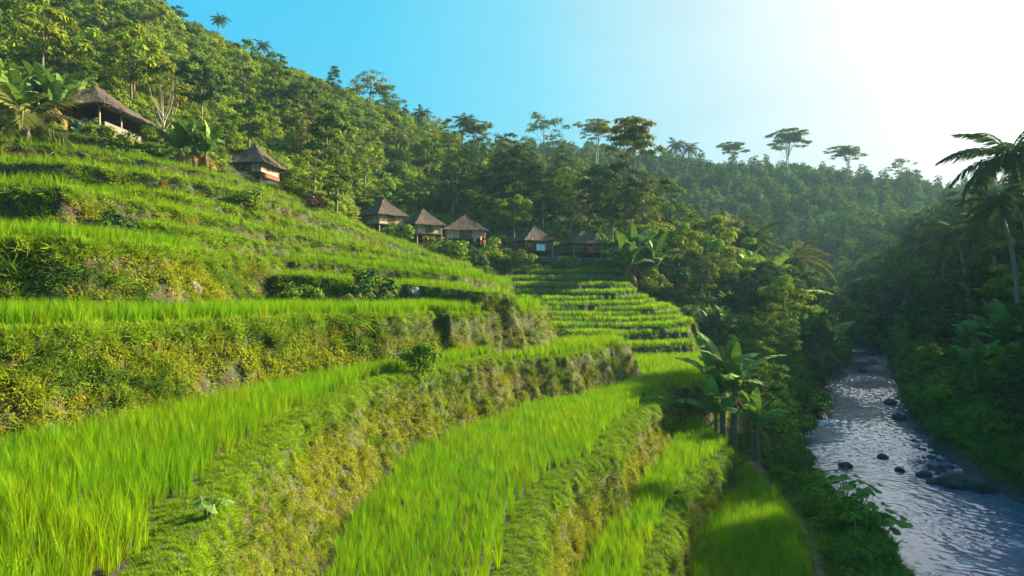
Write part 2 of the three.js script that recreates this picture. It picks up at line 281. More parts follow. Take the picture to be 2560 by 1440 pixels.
// ------------------------------------------------------------------ leaf builders
class Leaves {
  constructor() { this.p = []; this.c = []; }
  tri(a, b, c, col) { this.p.push(...a, ...b, ...c); for (let i = 0; i < 3; i++) this.c.push(...col); }
  // a folded leaf: base o, along d (unit), across s (unit), length, width
  leaf(o, d, s, len, wid, col, droop = 0) {
    const n = [d[1] * s[2] - d[2] * s[1], d[2] * s[0] - d[0] * s[2], d[0] * s[1] - d[1] * s[0]];
    const at = (u, w, f) => [o[0] + d[0] * u + s[0] * w + n[0] * f, o[1] + d[1] * u + s[1] * w + n[1] * f - droop * u * u / len, o[2] + d[2] * u + s[2] * w + n[2] * f];
    const b = at(0, 0, 0), l = at(len * 0.45, wid / 2, wid * 0.15), r = at(len * 0.45, -wid / 2, wid * 0.15), t = at(len, 0, 0);
    this.tri(b, r, t, col); this.tri(b, t, l, col);
  }
  // a grass blade bending over
  blade(o, az, lean, h, w, bend, col, seg = 3) {
    const dx = Math.cos(az), dz = Math.sin(az), sx = -dz, sz = dx; let prev = null;
    for (let i = 0; i <= seg; i++) {
      const t = i / seg, out = h * (lean * t + bend * t * t), y = h * t * Math.sqrt(Math.max(0.05, 1 - 0.5 * (lean + bend * t) ** 2)), ww = w * (t < 0.5 ? 0.8 + 0.4 * t : 2 * (1 - t)) / 2;
      const a = [o[0] + dx * out + sx * ww, o[1] + y, o[2] + dz * out + sz * ww], b = [o[0] + dx * out - sx * ww, o[1] + y, o[2] + dz * out - sz * ww];
      if (prev) { this.tri(prev[0], prev[1], b, col); if (i < seg) this.tri(prev[0], b, a, col); }
      prev = [a, b];
    }
  }
  build() { const g = new THREE.BufferGeometry(); g.setAttribute('position', new THREE.Float32BufferAttribute(this.p, 3)); g.setAttribute('color', new THREE.Float32BufferAttribute(this.c, 3)); return g; }
}
const unit = (a) => { const l = Math.hypot(...a) || 1; return a.map((x) => x / l); };
const cross = (a, b) => [a[1] * b[2] - a[2] * b[1], a[2] * b[0] - a[0] * b[2], a[0] * b[1] - a[1] * b[0]];
const rdir = () => { const y = rr(-1, 1), a = rr(0, 6.2832), q = Math.sqrt(1 - y * y); return [q * Math.cos(a), y, q * Math.sin(a)]; };
const tone = (lo = 0.7, hi = 1.35, warm = 0.25) => { const v = rr(lo, hi), w = rr(-warm, warm); return [v * (1 + w), v, v * (1 - w * 0.6)]; };
function tube(pts, r0, r1, rad = 6, seg = 6) {   // a tapered limb along points
  const c = new THREE.CatmullRomCurve3(pts.map((p) => V(...p))), g = new THREE.TubeGeometry(c, seg, 1, rad, false), p = g.attributes.position, q = V(0, 0, 0);
  for (let i = 0; i <= seg; i++) { c.getPointAt(i / seg, q); const r = lerp(r0, r1, i / seg); for (let j = 0; j <= rad; j++) { const k = i * (rad + 1) + j; p.setXYZ(k, q.x + (p.getX(k) - q.x) * r, q.y + (p.getY(k) - q.y) * r, q.z + (p.getZ(k) - q.z) * r); } }
  g.computeVertexNormals(); return g;
}
// proto trees: trunk with limbs, crown of leaf clumps
function makeTree({ H: h, R, V: vr, clear = 0.3, clumps = 60, per = 50, leaf = 0.26, clumpR = 0.9, flat = 0.6, top = 0.5, mat, bark = M.bark, layers = 0, lean = 0.3, sparse = 0, stems = 1 }) {
  const o = new THREE.Group(), wood = [], L = new Leaves(), cy = h - vr, centres = [];
  for (let i = 0; i < clumps; i++) {
    let c;
    if (layers) { const k = i % layers, a = rr(0, 6.283), q = R * Math.sqrt(rnd()) * (0.75 + 0.25 * Math.cos(k * 2.1)); c = [Math.cos(a) * q + (k - layers / 2) * 0.2 * R * 0.4, h - k / layers * vr * 1.4 - 0.35 * vr * (q / R) ** 2 + rr(-0.2, 0.2), Math.sin(a) * q]; }
    else { const d = rdir(), q = Math.pow(rr(0.25, 1), 0.5) * (1 + 0.3 * n2(d[0] * 1.7 + R, d[2] * 1.7 + h, 3) + 0.2 * n2(d[1] * 3, d[0] * 3 + R, 8)); c = [d[0] * R * q, cy + d[1] * vr * q * (d[1] < 0 ? 0.8 : 1), d[2] * R * q]; }
    centres.push(c);
    const out = unit([c[0], (c[1] - cy) * 0.8 + 0.3, c[2]]), ct = tone(0.62, 1.35, 0.2), cs = rr(0.7, 1.2), n = Math.round(per * rr(0.6, 1.4));
    for (let j = 0; j < n; j++) {
      const e = rdir(); if (e[1] < -0.35) e[1] *= -0.5;
      const s = Math.pow(rnd(), 0.38) * clumpR * cs, p = [c[0] + e[0] * s, c[1] + e[1] * s * flat, c[2] + e[2] * s];
      const nn = unit([e[0] + out[0] * 0.4 + rr(-0.45, 0.45), e[1] + 0.55 + rr(-0.4, 0.4), e[2] + out[2] * 0.4 + rr(-0.45, 0.45)]), q = rdir();
      const sd = unit(cross(nn, [q[0], q[1] * 0.3 - 0.25, q[2]])), d = unit(cross(sd, nn)), l = leaf * rr(0.7, 1.4), t = tone(0.8, 1.25, 0.12);
      L.leaf(p, d, sd, l, l * rr(0.5, 0.75), [ct[0] * t[0], ct[1] * t[1], ct[2] * t[2]], 0.2);
    }
  }
  const bend = [rr(-lean, lean), rr(-lean, lean)], r0 = layers ? 0.2 : 0.016 * h + 0.04, fork = h * clear;
  for (let s = 0; s < stems; s++) {
    const off = stems > 1 ? [rr(-0.4, 0.4), rr(-0.4, 0.4)] : [0, 0];
    const mid = [off[0] + bend[0] * fork * 0.3, fork, off[1] + bend[1] * fork * 0.3], topP = [bend[0] * 2 + off[0] * 2, lerp(fork, h, 0.8), bend[1] * 2 + off[1] * 2];
    wood.push(tube([[off[0], -0.6, off[1]], [off[0] * 1.2, fork * 0.5, off[1] * 1.2], mid, topP], r0, r0 * 0.25, 7, 8));
    const nl = layers ? 12 : 8;
    for (let i = 0; i < nl; i++) { const c = centres[Math.floor(rnd() * centres.length)], t = rr(0.0, 0.7), a = [lerp(mid[0], topP[0], t), lerp(mid[1], topP[1], t), lerp(mid[2], topP[2], t)]; if (c[1] < a[1]) continue; wood.push(tube([a, [lerp(a[0], c[0], 0.55), lerp(a[1], c[1], layers ? 0.75 : 0.45), lerp(a[2], c[2], 0.55)], c], r0 * 0.3, r0 * 0.06, 5, 5)); }
  }
  const tr = shadows(new THREE.Mesh(mergeGeometries(wood), bark)); tr.name = 'trunk'; o.add(tr);
  const cr = shadows(new THREE.Mesh(L.build(), mat)); cr.name = 'crown'; o.add(cr);
  o.userData.R = R; o.userData.h = h;
  return o;
}
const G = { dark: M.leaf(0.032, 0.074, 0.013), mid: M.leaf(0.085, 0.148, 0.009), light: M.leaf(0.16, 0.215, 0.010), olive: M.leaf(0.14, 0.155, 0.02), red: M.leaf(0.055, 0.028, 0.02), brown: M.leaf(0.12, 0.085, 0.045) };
reseed(77);
const P = {
  round: ['dark', 'mid', 'light', 'olive'].map((k, i) => makeTree({ H: 8 + i * 0.6, R: 3.6, V: 3.2, clumps: 44, per: 78, leaf: 0.36, clumpR: 0.85, mat: G[k] })),
  big: ['dark', 'mid', 'light'].map((k) => makeTree({ H: 12.5, R: 5, V: 4.8, clumps: 62, per: 90, leaf: 0.42, clumpR: 1.1, mat: G[k] })),
  tall: ['dark', 'mid', 'olive'].map((k) => makeTree({ H: 13, R: 2.6, V: 5.2, clear: 0.25, clumps: 48, per: 64, leaf: 0.34, clumpR: 0.88, mat: G[k] })),
  loose: ['mid', 'olive', 'light'].map((k) => makeTree({ H: 11, R: 4, V: 3.6, clear: 0.45, clumps: 46, per: 40, leaf: 0.36, clumpR: 0.95, flat: 0.45, mat: G[k], bark: M.paleBark })),
  umbrella: ['olive', 'mid'].map((k) => makeTree({ H: 17, R: 6, V: 2.6, clear: 0.5, clumps: 110, per: 60, leaf: 0.42, clumpR: 1.2, flat: 0.2, layers: 4, mat: G[k], bark: M.paleBark, stems: 2 })),
  bush: ['dark', 'mid', 'light', 'olive', 'red'].map((k) => makeTree({ H: 1.9, R: 1.3, V: 0.95, clear: 0.1, clumps: 34, per: 40, leaf: 0.2, clumpR: 0.45, flat: 0.8, mat: G[k] })),
};
// palms
function makeFrond(len, mat, tatter = 0) {
  const L = new Leaves(), pts = [], n = 10;
  for (let i = 0; i <= n; i++) { const t = i / n; pts.push([len * (t - 0.12 * t * t * t), len * (0.28 * t - 0.62 * t * t), 0]); }
  for (let i = 0; i < n; i++) { // midrib
    const a = pts[i], b = pts[i + 1], w = 0.05 * (1 - i / n) + 0.012, c = [1.5, 1.35, 1.2];
    L.tri([a[0], a[1], -w], [b[0], b[1], -w], [b[0], b[1], w], c); L.tri([a[0], a[1], -w], [b[0], b[1], w], [a[0], a[1], w], c);
    L.tri([a[0], a[1] - w, 0], [b[0], b[1] - w, 0], [b[0], b[1] + w, 0], c);
  }
  const N = 46;
  for (let i = 4; i < N; i++) {
    const t = i / N, k = Math.min(n - 1, Math.floor(t * n)), u = t * n - k, a = pts[k], b = pts[k + 1], o = [lerp(a[0], b[0], u), lerp(a[1], b[1], u), 0], f = unit([b[0] - a[0], b[1] - a[1], 0]);
    const ll = len * 0.26 * Math.sin(Math.PI * clamp(0.15 + t * 0.8, 0, 1)) * rr(0.8, 1.1);
    for (const s of [-1, 1]) { if (rnd() < tatter) continue; const d = unit([f[0] * 0.7, f[1] * 0.7 - rr(0.1, 0.55), s * 0.9]); L.leaf(o, d, unit(cross(d, [f[1], -f[0] * -1, 0])), ll, 0.075 * len / 3, tone(0.75, 1.25, 0.15), 0.35); }
  }
  return L.build();
}
const palmGreen = [M.leaf(0.05, 0.095, 0.02), M.leaf(0.13, 0.15, 0.035), M.leaf(0.05, 0.095, 0.02)];
const frondGeo = [makeFrond(3.4, null), makeFrond(3.6, null, 0.1), makeFrond(3.0, null, 0.25)];
function makePalm(h, mat, n = 22, lean = 0.12, bark = M.palmBark) {
  const o = new THREE.Group(), tx = h * lean;
  const tr = shadows(new THREE.Mesh(tube([[0, -0.6, 0], [tx * 0.12, h * 0.3, 0], [tx * 0.5, h * 0.68, 0], [tx, h, 0]], 0.024 * Math.max(h, 7) * 0.75 + 0.05, 0.13, 8, 12), bark)); tr.name = 'trunk'; o.add(tr);
  for (let i = 0; i < n; i++) { const f = shadows(new THREE.Mesh(pick(frondGeo), mat)); f.name = 'frond'; const t = i / n; f.position.set(tx, h, 0); f.rotation.set(0, i * 2.4 + rr(-0.2, 0.2), lerp(1.0, -0.75, Math.pow(t, 0.85)) + rr(-0.12, 0.12), 'YXZ'); f.scale.setScalar(rr(0.85, 1.1)); o.add(f); }
  o.userData.R = 3; o.userData.h = h + 1.5;
  return o;
}
// bananas
function bananaLeaf(len, wid, tears) {
  const L = new Leaves(), n = 16;
  const at = (t, w) => { const x = len * (t - 0.08 * t * t), y = len * (0.3 * t - 0.42 * t * t * t), half = wid * 0.5 * Math.pow(Math.sin(Math.PI * clamp(0.06 + 0.93 * t, 0, 1)), 0.55); return [x, y - Math.abs(w) * half * 0.35 + 0.02 * Math.sin(t * 40 + w * 3), w * half]; };
  const cuts = new Set(); for (let i = 0; i < tears; i++) cuts.add(Math.floor(rr(3, n)) * (rnd() < 0.5 ? 1 : -1));
  for (let i = 1; i < n; i++) for (const s of [-1, 1]) {
    const t0 = i / n, t1 = (i + 1) / n - (cuts.has(i * s) ? 0.03 : 0), c = tone(0.9, 1.1, 0.06), m0 = at(t0, 0), m1 = at(t1, 0), a0 = at(t0, s * 0.55), a1 = at(t1, s * 0.55), b0 = at(t0, s), b1 = at(t1, s);
    L.tri(m0, m1, a1, c); L.tri(m0, a1, a0, c); L.tri(a0, a1, b1, c); L.tri(a0, b1, b0, c);
  }
  for (let i = 0; i < n; i++) { const a = at(i / n, 0), b = at((i + 1) / n, 0), w = 0.028 * (1 - i / n) + 0.008, c = [1.8, 1.6, 1.5]; L.tri([a[0], a[1] + 0.012, -w], [b[0], b[1] + 0.012, -w], [b[0], b[1] + 0.012, w], c); L.tri([a[0], a[1] + 0.012, -w], [b[0], b[1] + 0.012, w], [a[0], a[1] + 0.012, w], c); L.tri([a[0], a[1] - w * 2, 0], [b[0], b[1] - w * 2, 0], [b[0], b[1], 0], c); L.tri([a[0], a[1] - w * 2, 0], [b[0], b[1], 0], [a[0], a[1], 0], c); }
  return L.build();
}
const banLeafGeo = [bananaLeaf(2.1, 0.72, 2), bananaLeaf(2.3, 0.74, 5), bananaLeaf(1.8, 0.66, 1)], banDryGeo = bananaLeaf(1.7, 0.3, 9);
const banMat = { green: M.gloss(0.075, 0.16, 0.018), bright: M.gloss(0.13, 0.22, 0.02), dry: M.leaf(0.2, 0.12, 0.05), stem: new THREE.MeshStandardMaterial({ color: lin(0.15, 0.12, 0.055), roughness: 0.8, bumpMap: roughBump, bumpScale: 0.04 }) };
function makeBanana(stems, mat, spread = 0.7, dry = 4, hh = 2.4, n = 8) {
  const o = new THREE.Group();
  for (let s = 0; s < stems; s++) {
    const a = s * 2.2 + rr(0, 1), q = s ? spread * rr(0.6, 1.2) : 0, x = Math.cos(a) * q, z = Math.sin(a) * q, h = hh * rr(0.75, 1.15), lx = x * 1.4, lz = z * 1.4;
    const st = shadows(new THREE.Mesh(tube([[x, -0.4, z], [lerp(x, lx, 0.5), h * 0.5, lerp(z, lz, 0.5)], [lx, h, lz]], 0.15, 0.07, 8, 6), banMat.stem)); st.name = 'stem'; o.add(st);
    for (let i = 0; i < n; i++) { const f = shadows(new THREE.Mesh(pick(banLeafGeo), mat.length ? pick(mat) : mat)); f.name = 'leaf'; f.position.set(lx, h - 0.05, lz); f.rotation.set(rr(-0.3, 0.3), i * 2.4 + s, lerp(1.4, 0.25, i / n) + rr(-0.15, 0.15), 'YXZ'); f.scale.setScalar(rr(0.8, 1.15)); o.add(f); }
    for (let i = 0; i < dry; i++) { const f = shadows(new THREE.Mesh(banDryGeo, banMat.dry)); f.name = 'dry_leaf'; f.position.set(lx, h - 0.25, lz); f.rotation.set(0, rr(0, 6.28), rr(-1.25, -0.8), 'YXZ'); f.scale.setScalar(rr(0.7, 1.1)); o.add(f); }
  }
  o.userData.R = 2; o.userData.h = hh + 2;
  return o;
}
// ------------------------------------------------------------------ rice, banks and undergrowth
const dummy = new THREE.Object3D(), qa = new THREE.Quaternion(), up = V(0, 1, 0);
function scatter(name, geos, mat, items, data) {   // items: [x, z, y, scale, scaleY, turn, colour, normal?]
  const all = new THREE.Group(); all.name = numbered(name); all.userData = { kind: 'stuff', ...data }; scene.add(all);
  geos.forEach((g, k) => {
    const own = items.filter((_, i) => i % geos.length === k); if (!own.length) return;
    const m = shadows(new THREE.InstancedMesh(g, mat, own.length)); m.name = 'clump'; m.userData = { kind: 'stuff' };
    own.forEach(([x, z, y, s, sy, t, c, n], i) => {
      dummy.position.set(x, y, -z); dummy.quaternion.setFromAxisAngle(up, t);
      if (n) { qa.setFromUnitVectors(up, n); dummy.quaternion.premultiply(qa); }
      dummy.scale.set(s, s * sy, s); dummy.updateMatrix(); m.setMatrixAt(i, dummy.matrix); m.setColorAt(i, c);
    });
    all.add(m);
  });
}
const inView = (x, z, over = 4) => z > 1 && Math.abs(Math.atan2(x, z)) < (37.1 + over) * Math.PI / 180;
reseed(4);
function riceClump(n, spread, w, dry) {
  const L = new Leaves();
  for (let i = 0; i < n; i++) {
    const a = rr(0, 6.283), q = spread * Math.sqrt(rnd()), d = rnd() < dry, c = d ? [2.6, 1.25, 1.2] : tone(0.6, 1.45, 0.3), h = d ? rr(0.35, 0.6) : rr(0.72, 1.05);
    L.blade([Math.cos(a) * q, 0, Math.sin(a) * q], a + rr(-0.8, 0.8), rr(0.0, 0.17), h, w * rr(0.8, 1.3), rr(0.0, 0.32), c, 3);
  }
  return L.build();
}
const riceNear = [0, 1, 2, 3].map(() => riceClump(40, 0.085, 0.0135, 0.13)), riceMid = [0, 1, 2].map(() => riceClump(18, 0.13, 0.028, 0.1)), riceFar = [0, 1].map(() => riceClump(20, 0.24, 0.05, 0.06));
const riceMat = new THREE.MeshPhysicalMaterial({ color: lin(0.135, 0.265, 0.003), vertexColors: true, roughness: 0.95, transmission: 0.5, thickness: 0, specularIntensity: 0.05 });
const isRice = (x, z, m, h) => {
  if (info.m !== m || info.d < m.bund) return false;
  for (const [a, b] of [[0.3, 0], [-0.3, 0], [0, 0.3], [0, -0.3]]) if (Math.abs(H(x + a, z + b) - h) > 0.3) return false;
  return true;
};
const riceWords = {
  'low terrace by the river': 'on the lowest terrace beside the footpath and river', 'terrace with the notched bund': 'on the terrace behind the notched dark bund', 'middle terrace': 'on the middle terrace under the long curved bank', 'wide front terrace': 'on the wide sunlit front terrace', 'terrace past the front nose': 'on the short shaded terrace past the front bank', 'long terrace at eye level': 'in the tall sunlit row above the yellow bank',
  'narrow grassy ledge over the long row': 'on the narrow ledge just above the long row', 'half terrace on the sunny slope': 'on the half terrace in the middle of the sunny slope', 'half terrace with a dark shaded lip': 'on the half terrace with a dark shaded lip',
  'terrace above the dark bank': 'on the terrace above the dark ivy bank', 'fourth terrace up': 'on the fourth terrace up the sunny slope', 'fifth terrace up': 'on the fifth terrace below the lone small hut', 'top terrace below the huts': 'on the top terrace below the large open hut',
};
for (const m of mesas) {
  const items = [], near = m.L.reduce((s, p) => Math.min(s, Math.hypot(p[0], p[1])), 1e9), st = near < 30 ? 0.26 : near < 60 ? 0.33 : 0.4;
  const [x0, x1, z0, z1] = m.box;
  for (let z = z0; z < z1; z += st) for (let x = x0; x < x1; x += st * 1.15) {
    const a = x + rr(-0.2, 0.2) * st, b = z + rr(-0.3, 0.3) * st;
    if (!inView(a, b, 3) || b > z1) continue;
    const h = H(a, b); if (info.m !== m || info.d > (h > -1 ? 9 : 30) || !isRice(a, b, m, h)) continue;
    const v = rr(0.72, 1.2), p = fbm(a * 0.35, b * 0.35, 3, 91); let w = 1 + 0.5 * p + rr(-0.12, 0.12);
    if (n2(a * 1.9, b * 1.9, 92) > 0.42 && rnd() < 0.6) continue;
    if (rnd() < 0.06) w += 0.35;
    items.push([a, b, EYE + h - 0.03, m.rice * rr(0.92, 1.06) * (near > 62 ? 1.0 : 1) * rr(0.85, 1.12) * (1 + 0.15 * p), rr(0.92, 1.08), rr(0, 6.28), lin(v * w, v, v * 0.9)]);
  }
  if (!items.length) continue;
  scatter('rice_crop', near < 30 ? riceNear : near < 60 ? riceMid : riceFar, riceMat, items, { label: 'bright green rice growing ' + (riceWords[m.name] ?? 'on the ' + m.name + ' of the distant staircase'), category: 'rice' });
}
// weeds and grass on the banks
function weedClump(n, size, spread, hgt, kind) {
  const L = new Leaves();
  for (let i = 0; i < n; i++) {
    const a = rr(0, 6.283), q = spread * Math.sqrt(rnd()), o = [Math.cos(a) * q, 0, Math.sin(a) * q];
    if (kind === 'grass') L.blade([o[0], -0.02, o[2]], rr(0, 6.283), rr(0.1, 0.5), hgt * rr(0.5, 1.2), size, rr(0.1, 0.7), tone(0.7, 1.35, 0.25), 2);
    else { const d = unit([Math.cos(a) + rr(-0.6, 0.6), rr(-0.2, 0.7), Math.sin(a) + rr(-0.6, 0.6)]), l = size * rr(0.6, 1.5); L.leaf([o[0], hgt * rnd() * (1 - 0.5 * q / spread), o[2]], d, unit(cross(d, [rr(-0.4, 0.4), 1, rr(-0.4, 0.4)])), l, l * rr(0.5, 0.8), tone(0.65, 1.4, 0.25), 0.3); }
  }
  return L.build();
}
reseed(9);
const grassGeo = [0, 1].map(() => weedClump(34, 0.014, 0.14, 0.2, 'grass')), weedGeo = [0, 1, 2].map(() => weedClump(46, 0.055, 0.19, 0.16, 'weed')), tallGeo = [0, 1].map(() => weedClump(30, 0.022, 0.16, 0.5, 'grass'));
const bankMat = new THREE.MeshPhysicalMaterial({ color: lin(0.145, 0.185, 0.006), vertexColors: true, roughness: 0.95, transmission: 0.35, thickness: 0, specularIntensity: 0.1 });
{
  const grass = [], weeds = [], tall = [];
  const e = 0.12, slopeAt = (x, z, h) => [(H(x + e, z) - h) / e, (H(x, z + e) - h) / e];
  for (let i = 0; i < 380000; i++) {
    const az = rr(-40, 41) * Math.PI / 180, r = 5.5 * Math.exp(rnd() * Math.log(115 / 5.5)), x = Math.sin(az) * r, z = Math.cos(az) * r, h = H(x, z), m = info.m, d = info.d, rv = info.river;
    if (m && d > m.bund + 0.05) continue;
    if (rv < 0.5 || (!m && x < 5 && r > 62 && rnd() < 0.4)) continue;
    const [gx, gz] = slopeAt(x, z, h), area = Math.sqrt(1 + gx * gx + gz * gz);
    if (rnd() > Math.min(1, area / 2.6)) continue;
    if (path(x, z) < 0.34) continue;
    const n = unit([-gx, 1, gz]), nv = V(n[0] * 0.7, n[1] + 0.35, n[2] * 0.7).normalize();
    const p = fbm(x * 0.5, z * 0.5 + h * 0.8, 4, 61), near = x > -6.5 && z < 60 && m, bare = m && d < -0.15 ? (near ? (r < 26 ? 0.6 : 0.1) * smooth(0.04, 0.2, p) : r > 62 && x > 2 ? 0 : smooth(0.06, 0.14, p)) : 0;
    if (rnd() < bare * 0.93) continue;
    const k = clamp(r / 22, 0.55, 1.5), q = fbm(x * 0.22, z * 0.22 + h * 0.4, 3, 95) + rr(-0.12, 0.12), v = rr(0.75, 1.2);
    const kk = r > 62 && x > 2 && m ? 0.85 : near ? (d >= -0.12 ? 0.75 : 0.72) : 1;
    // young green, straw-yellow or rusty growth, in patches
    const top = m && d >= -0.12, warm = x < -6 ? 0.06 : -0.06;
    const c = top ? lin(0.95 * v, 1.25 * v, 0.8 * v) : near && d < -0.25 ? (q > -0.06 ? lin(1.15 * v, 1.05 * v, 0.7 * v) : lin(0.7 * v, 0.85 * v, 0.8 * v)) : q > 0.1 - warm ? lin(1.14 * v, 1.1 * v, 0.8 * v) : q > -0.1 ? lin(0.85 * v, 1.0 * v, 0.9 * v) : lin(0.42 * v, 0.66 * v, v);
    if (!top && rnd() < 0.02 + warm * 0.3) c.setRGB(1.7 * v, 0.8 * v, 1.2 * v);
    const it = [x, z, EYE + h - 0.02, k * kk * rr(0.7, 1.25), rr(0.8, 1.2), rr(0, 6.28), c, nv];
    if (m && d < -0.02 && d > -0.35 && rnd() < 0.07) { it[7] = V(n[0], n[1] * 0.3 - 0.1, n[2]).normalize(); it[3] *= 0.9; tall.push(it); continue; }   // grass hanging over the lip
    if (top) { if (rnd() < 0.85) grass.push(it); else weeds.push(it); }
    else if (m ? rnd() < 0.3 : rnd() < 0.25) grass.push(it);
    else if (rnd() < 0.06) tall.push(it);
    else weeds.push(it);
  }
  scatter('bank_grass', grassGeo, bankMat, grass, { label: 'short grass on the bunds and banks between the terraces', category: 'grass' });
  scatter('bank_weeds', weedGeo, bankMat, weeds, { label: 'low leafy weeds covering the earth banks of the terraces', category: 'weeds' });
  scatter('tall_grass', tallGeo, bankMat, tall, { label: 'taller loose grass tufts on the terrace banks', category: 'grass' });
}
function path(x, z) { let d = 1e9; for (let i = 0; i < PATH.length - 1; i++) d = Math.min(d, segDist(x, z, PATH[i], PATH[i + 1])[0]); return d; }

// ------------------------------------------------------------------ huts
const strawTex = (() => {
  const n = 256, d = new Uint8Array(n * n * 4);
  for (let y = 0; y < n; y++) for (let x = 0; x < n; x++) { const v = clamp(128 + 150 * n2(x * 0.9, y * 0.06, 3) + 60 * n2(x * 0.2, y * 0.05, 5), 0, 255); d.set([v, v, v, 255], (y * n + x) * 4); }
  const t = new THREE.DataTexture(d, n, n); t.magFilter = THREE.LinearFilter; t.wrapS = t.wrapT = THREE.RepeatWrapping; t.needsUpdate = true; return t;
})();
const slatTex = (r, g, b, w, seam) => {   // woven bamboo and plank grain: colour only
  const n = 128, d = new Uint8Array(n * n * 4);
  for (let y = 0; y < n; y++) for (let x = 0; x < n; x++) { const k = Math.floor(x / w), v = 0.82 + 0.3 * n2(k * 7.1, 1, 3) + 0.25 * n2(x * 0.4, y * 0.05, 7), s = x % w < seam ? 0.55 : 1; d.set([r * v * s, g * v * s, b * v * s, 255].map((q) => clamp(q, 0, 255)), (y * n + x) * 4); }
  const t = new THREE.DataTexture(d, n, n); t.colorSpace = THREE.SRGBColorSpace; t.magFilter = THREE.LinearFilter; t.wrapS = t.wrapT = THREE.RepeatWrapping; t.needsUpdate = true; return t;
};
const HM = {
  thatch: new THREE.MeshStandardMaterial({ color: lin(0.064, 0.046, 0.037), roughness: 1, bumpMap: strawTex, bumpScale: 0.08 }),
  straw: new THREE.MeshStandardMaterial({ color: lin(0.078, 0.056, 0.045), vertexColors: true, roughness: 1 }),
  cream: new THREE.MeshStandardMaterial({ map: slatTex(236, 222, 186, 10, 2), roughness: 0.9 }),
  brown: new THREE.MeshStandardMaterial({ map: slatTex(140, 108, 80, 16, 2), roughness: 0.9 }),
  red: new THREE.MeshStandardMaterial({ map: slatTex(130, 62, 42, 16, 2), roughness: 0.85 }),
  grey: new THREE.MeshStandardMaterial({ map: slatTex(134, 131, 120, 16, 2), roughness: 0.85 }),
  post: new THREE.MeshStandardMaterial({ color: lin(0.34, 0.21, 0.11), roughness: 0.8, bumpMap: roughBump, bumpScale: 0.01 }),
  stone: [0.09, 0.13, 0.07].map((v) => new THREE.MeshStandardMaterial({ color: lin(v, v * 0.95, v * 0.86), roughness: 0.95, bumpMap: roughBump, bumpScale: 0.04 })),
};
const uvBox = (w, h, d) => { const g = new THREE.BoxGeometry(w, h, d), p = g.attributes.position, n = g.attributes.normal, u = g.attributes.uv; for (let i = 0; i < p.count; i++) u.setXY(i, Math.abs(n.getX(i)) > 0.5 ? p.getZ(i) : p.getX(i), Math.abs(n.getY(i)) > 0.5 ? p.getZ(i) : p.getY(i)); return g; };
const box = (w, h, d, x, y, z) => uvBox(w, h, d).translate(x, y, z);
const pole = (r, h, x, y, z) => new THREE.CylinderGeometry(r * 0.9, r, h, 8).translate(x, y, z);
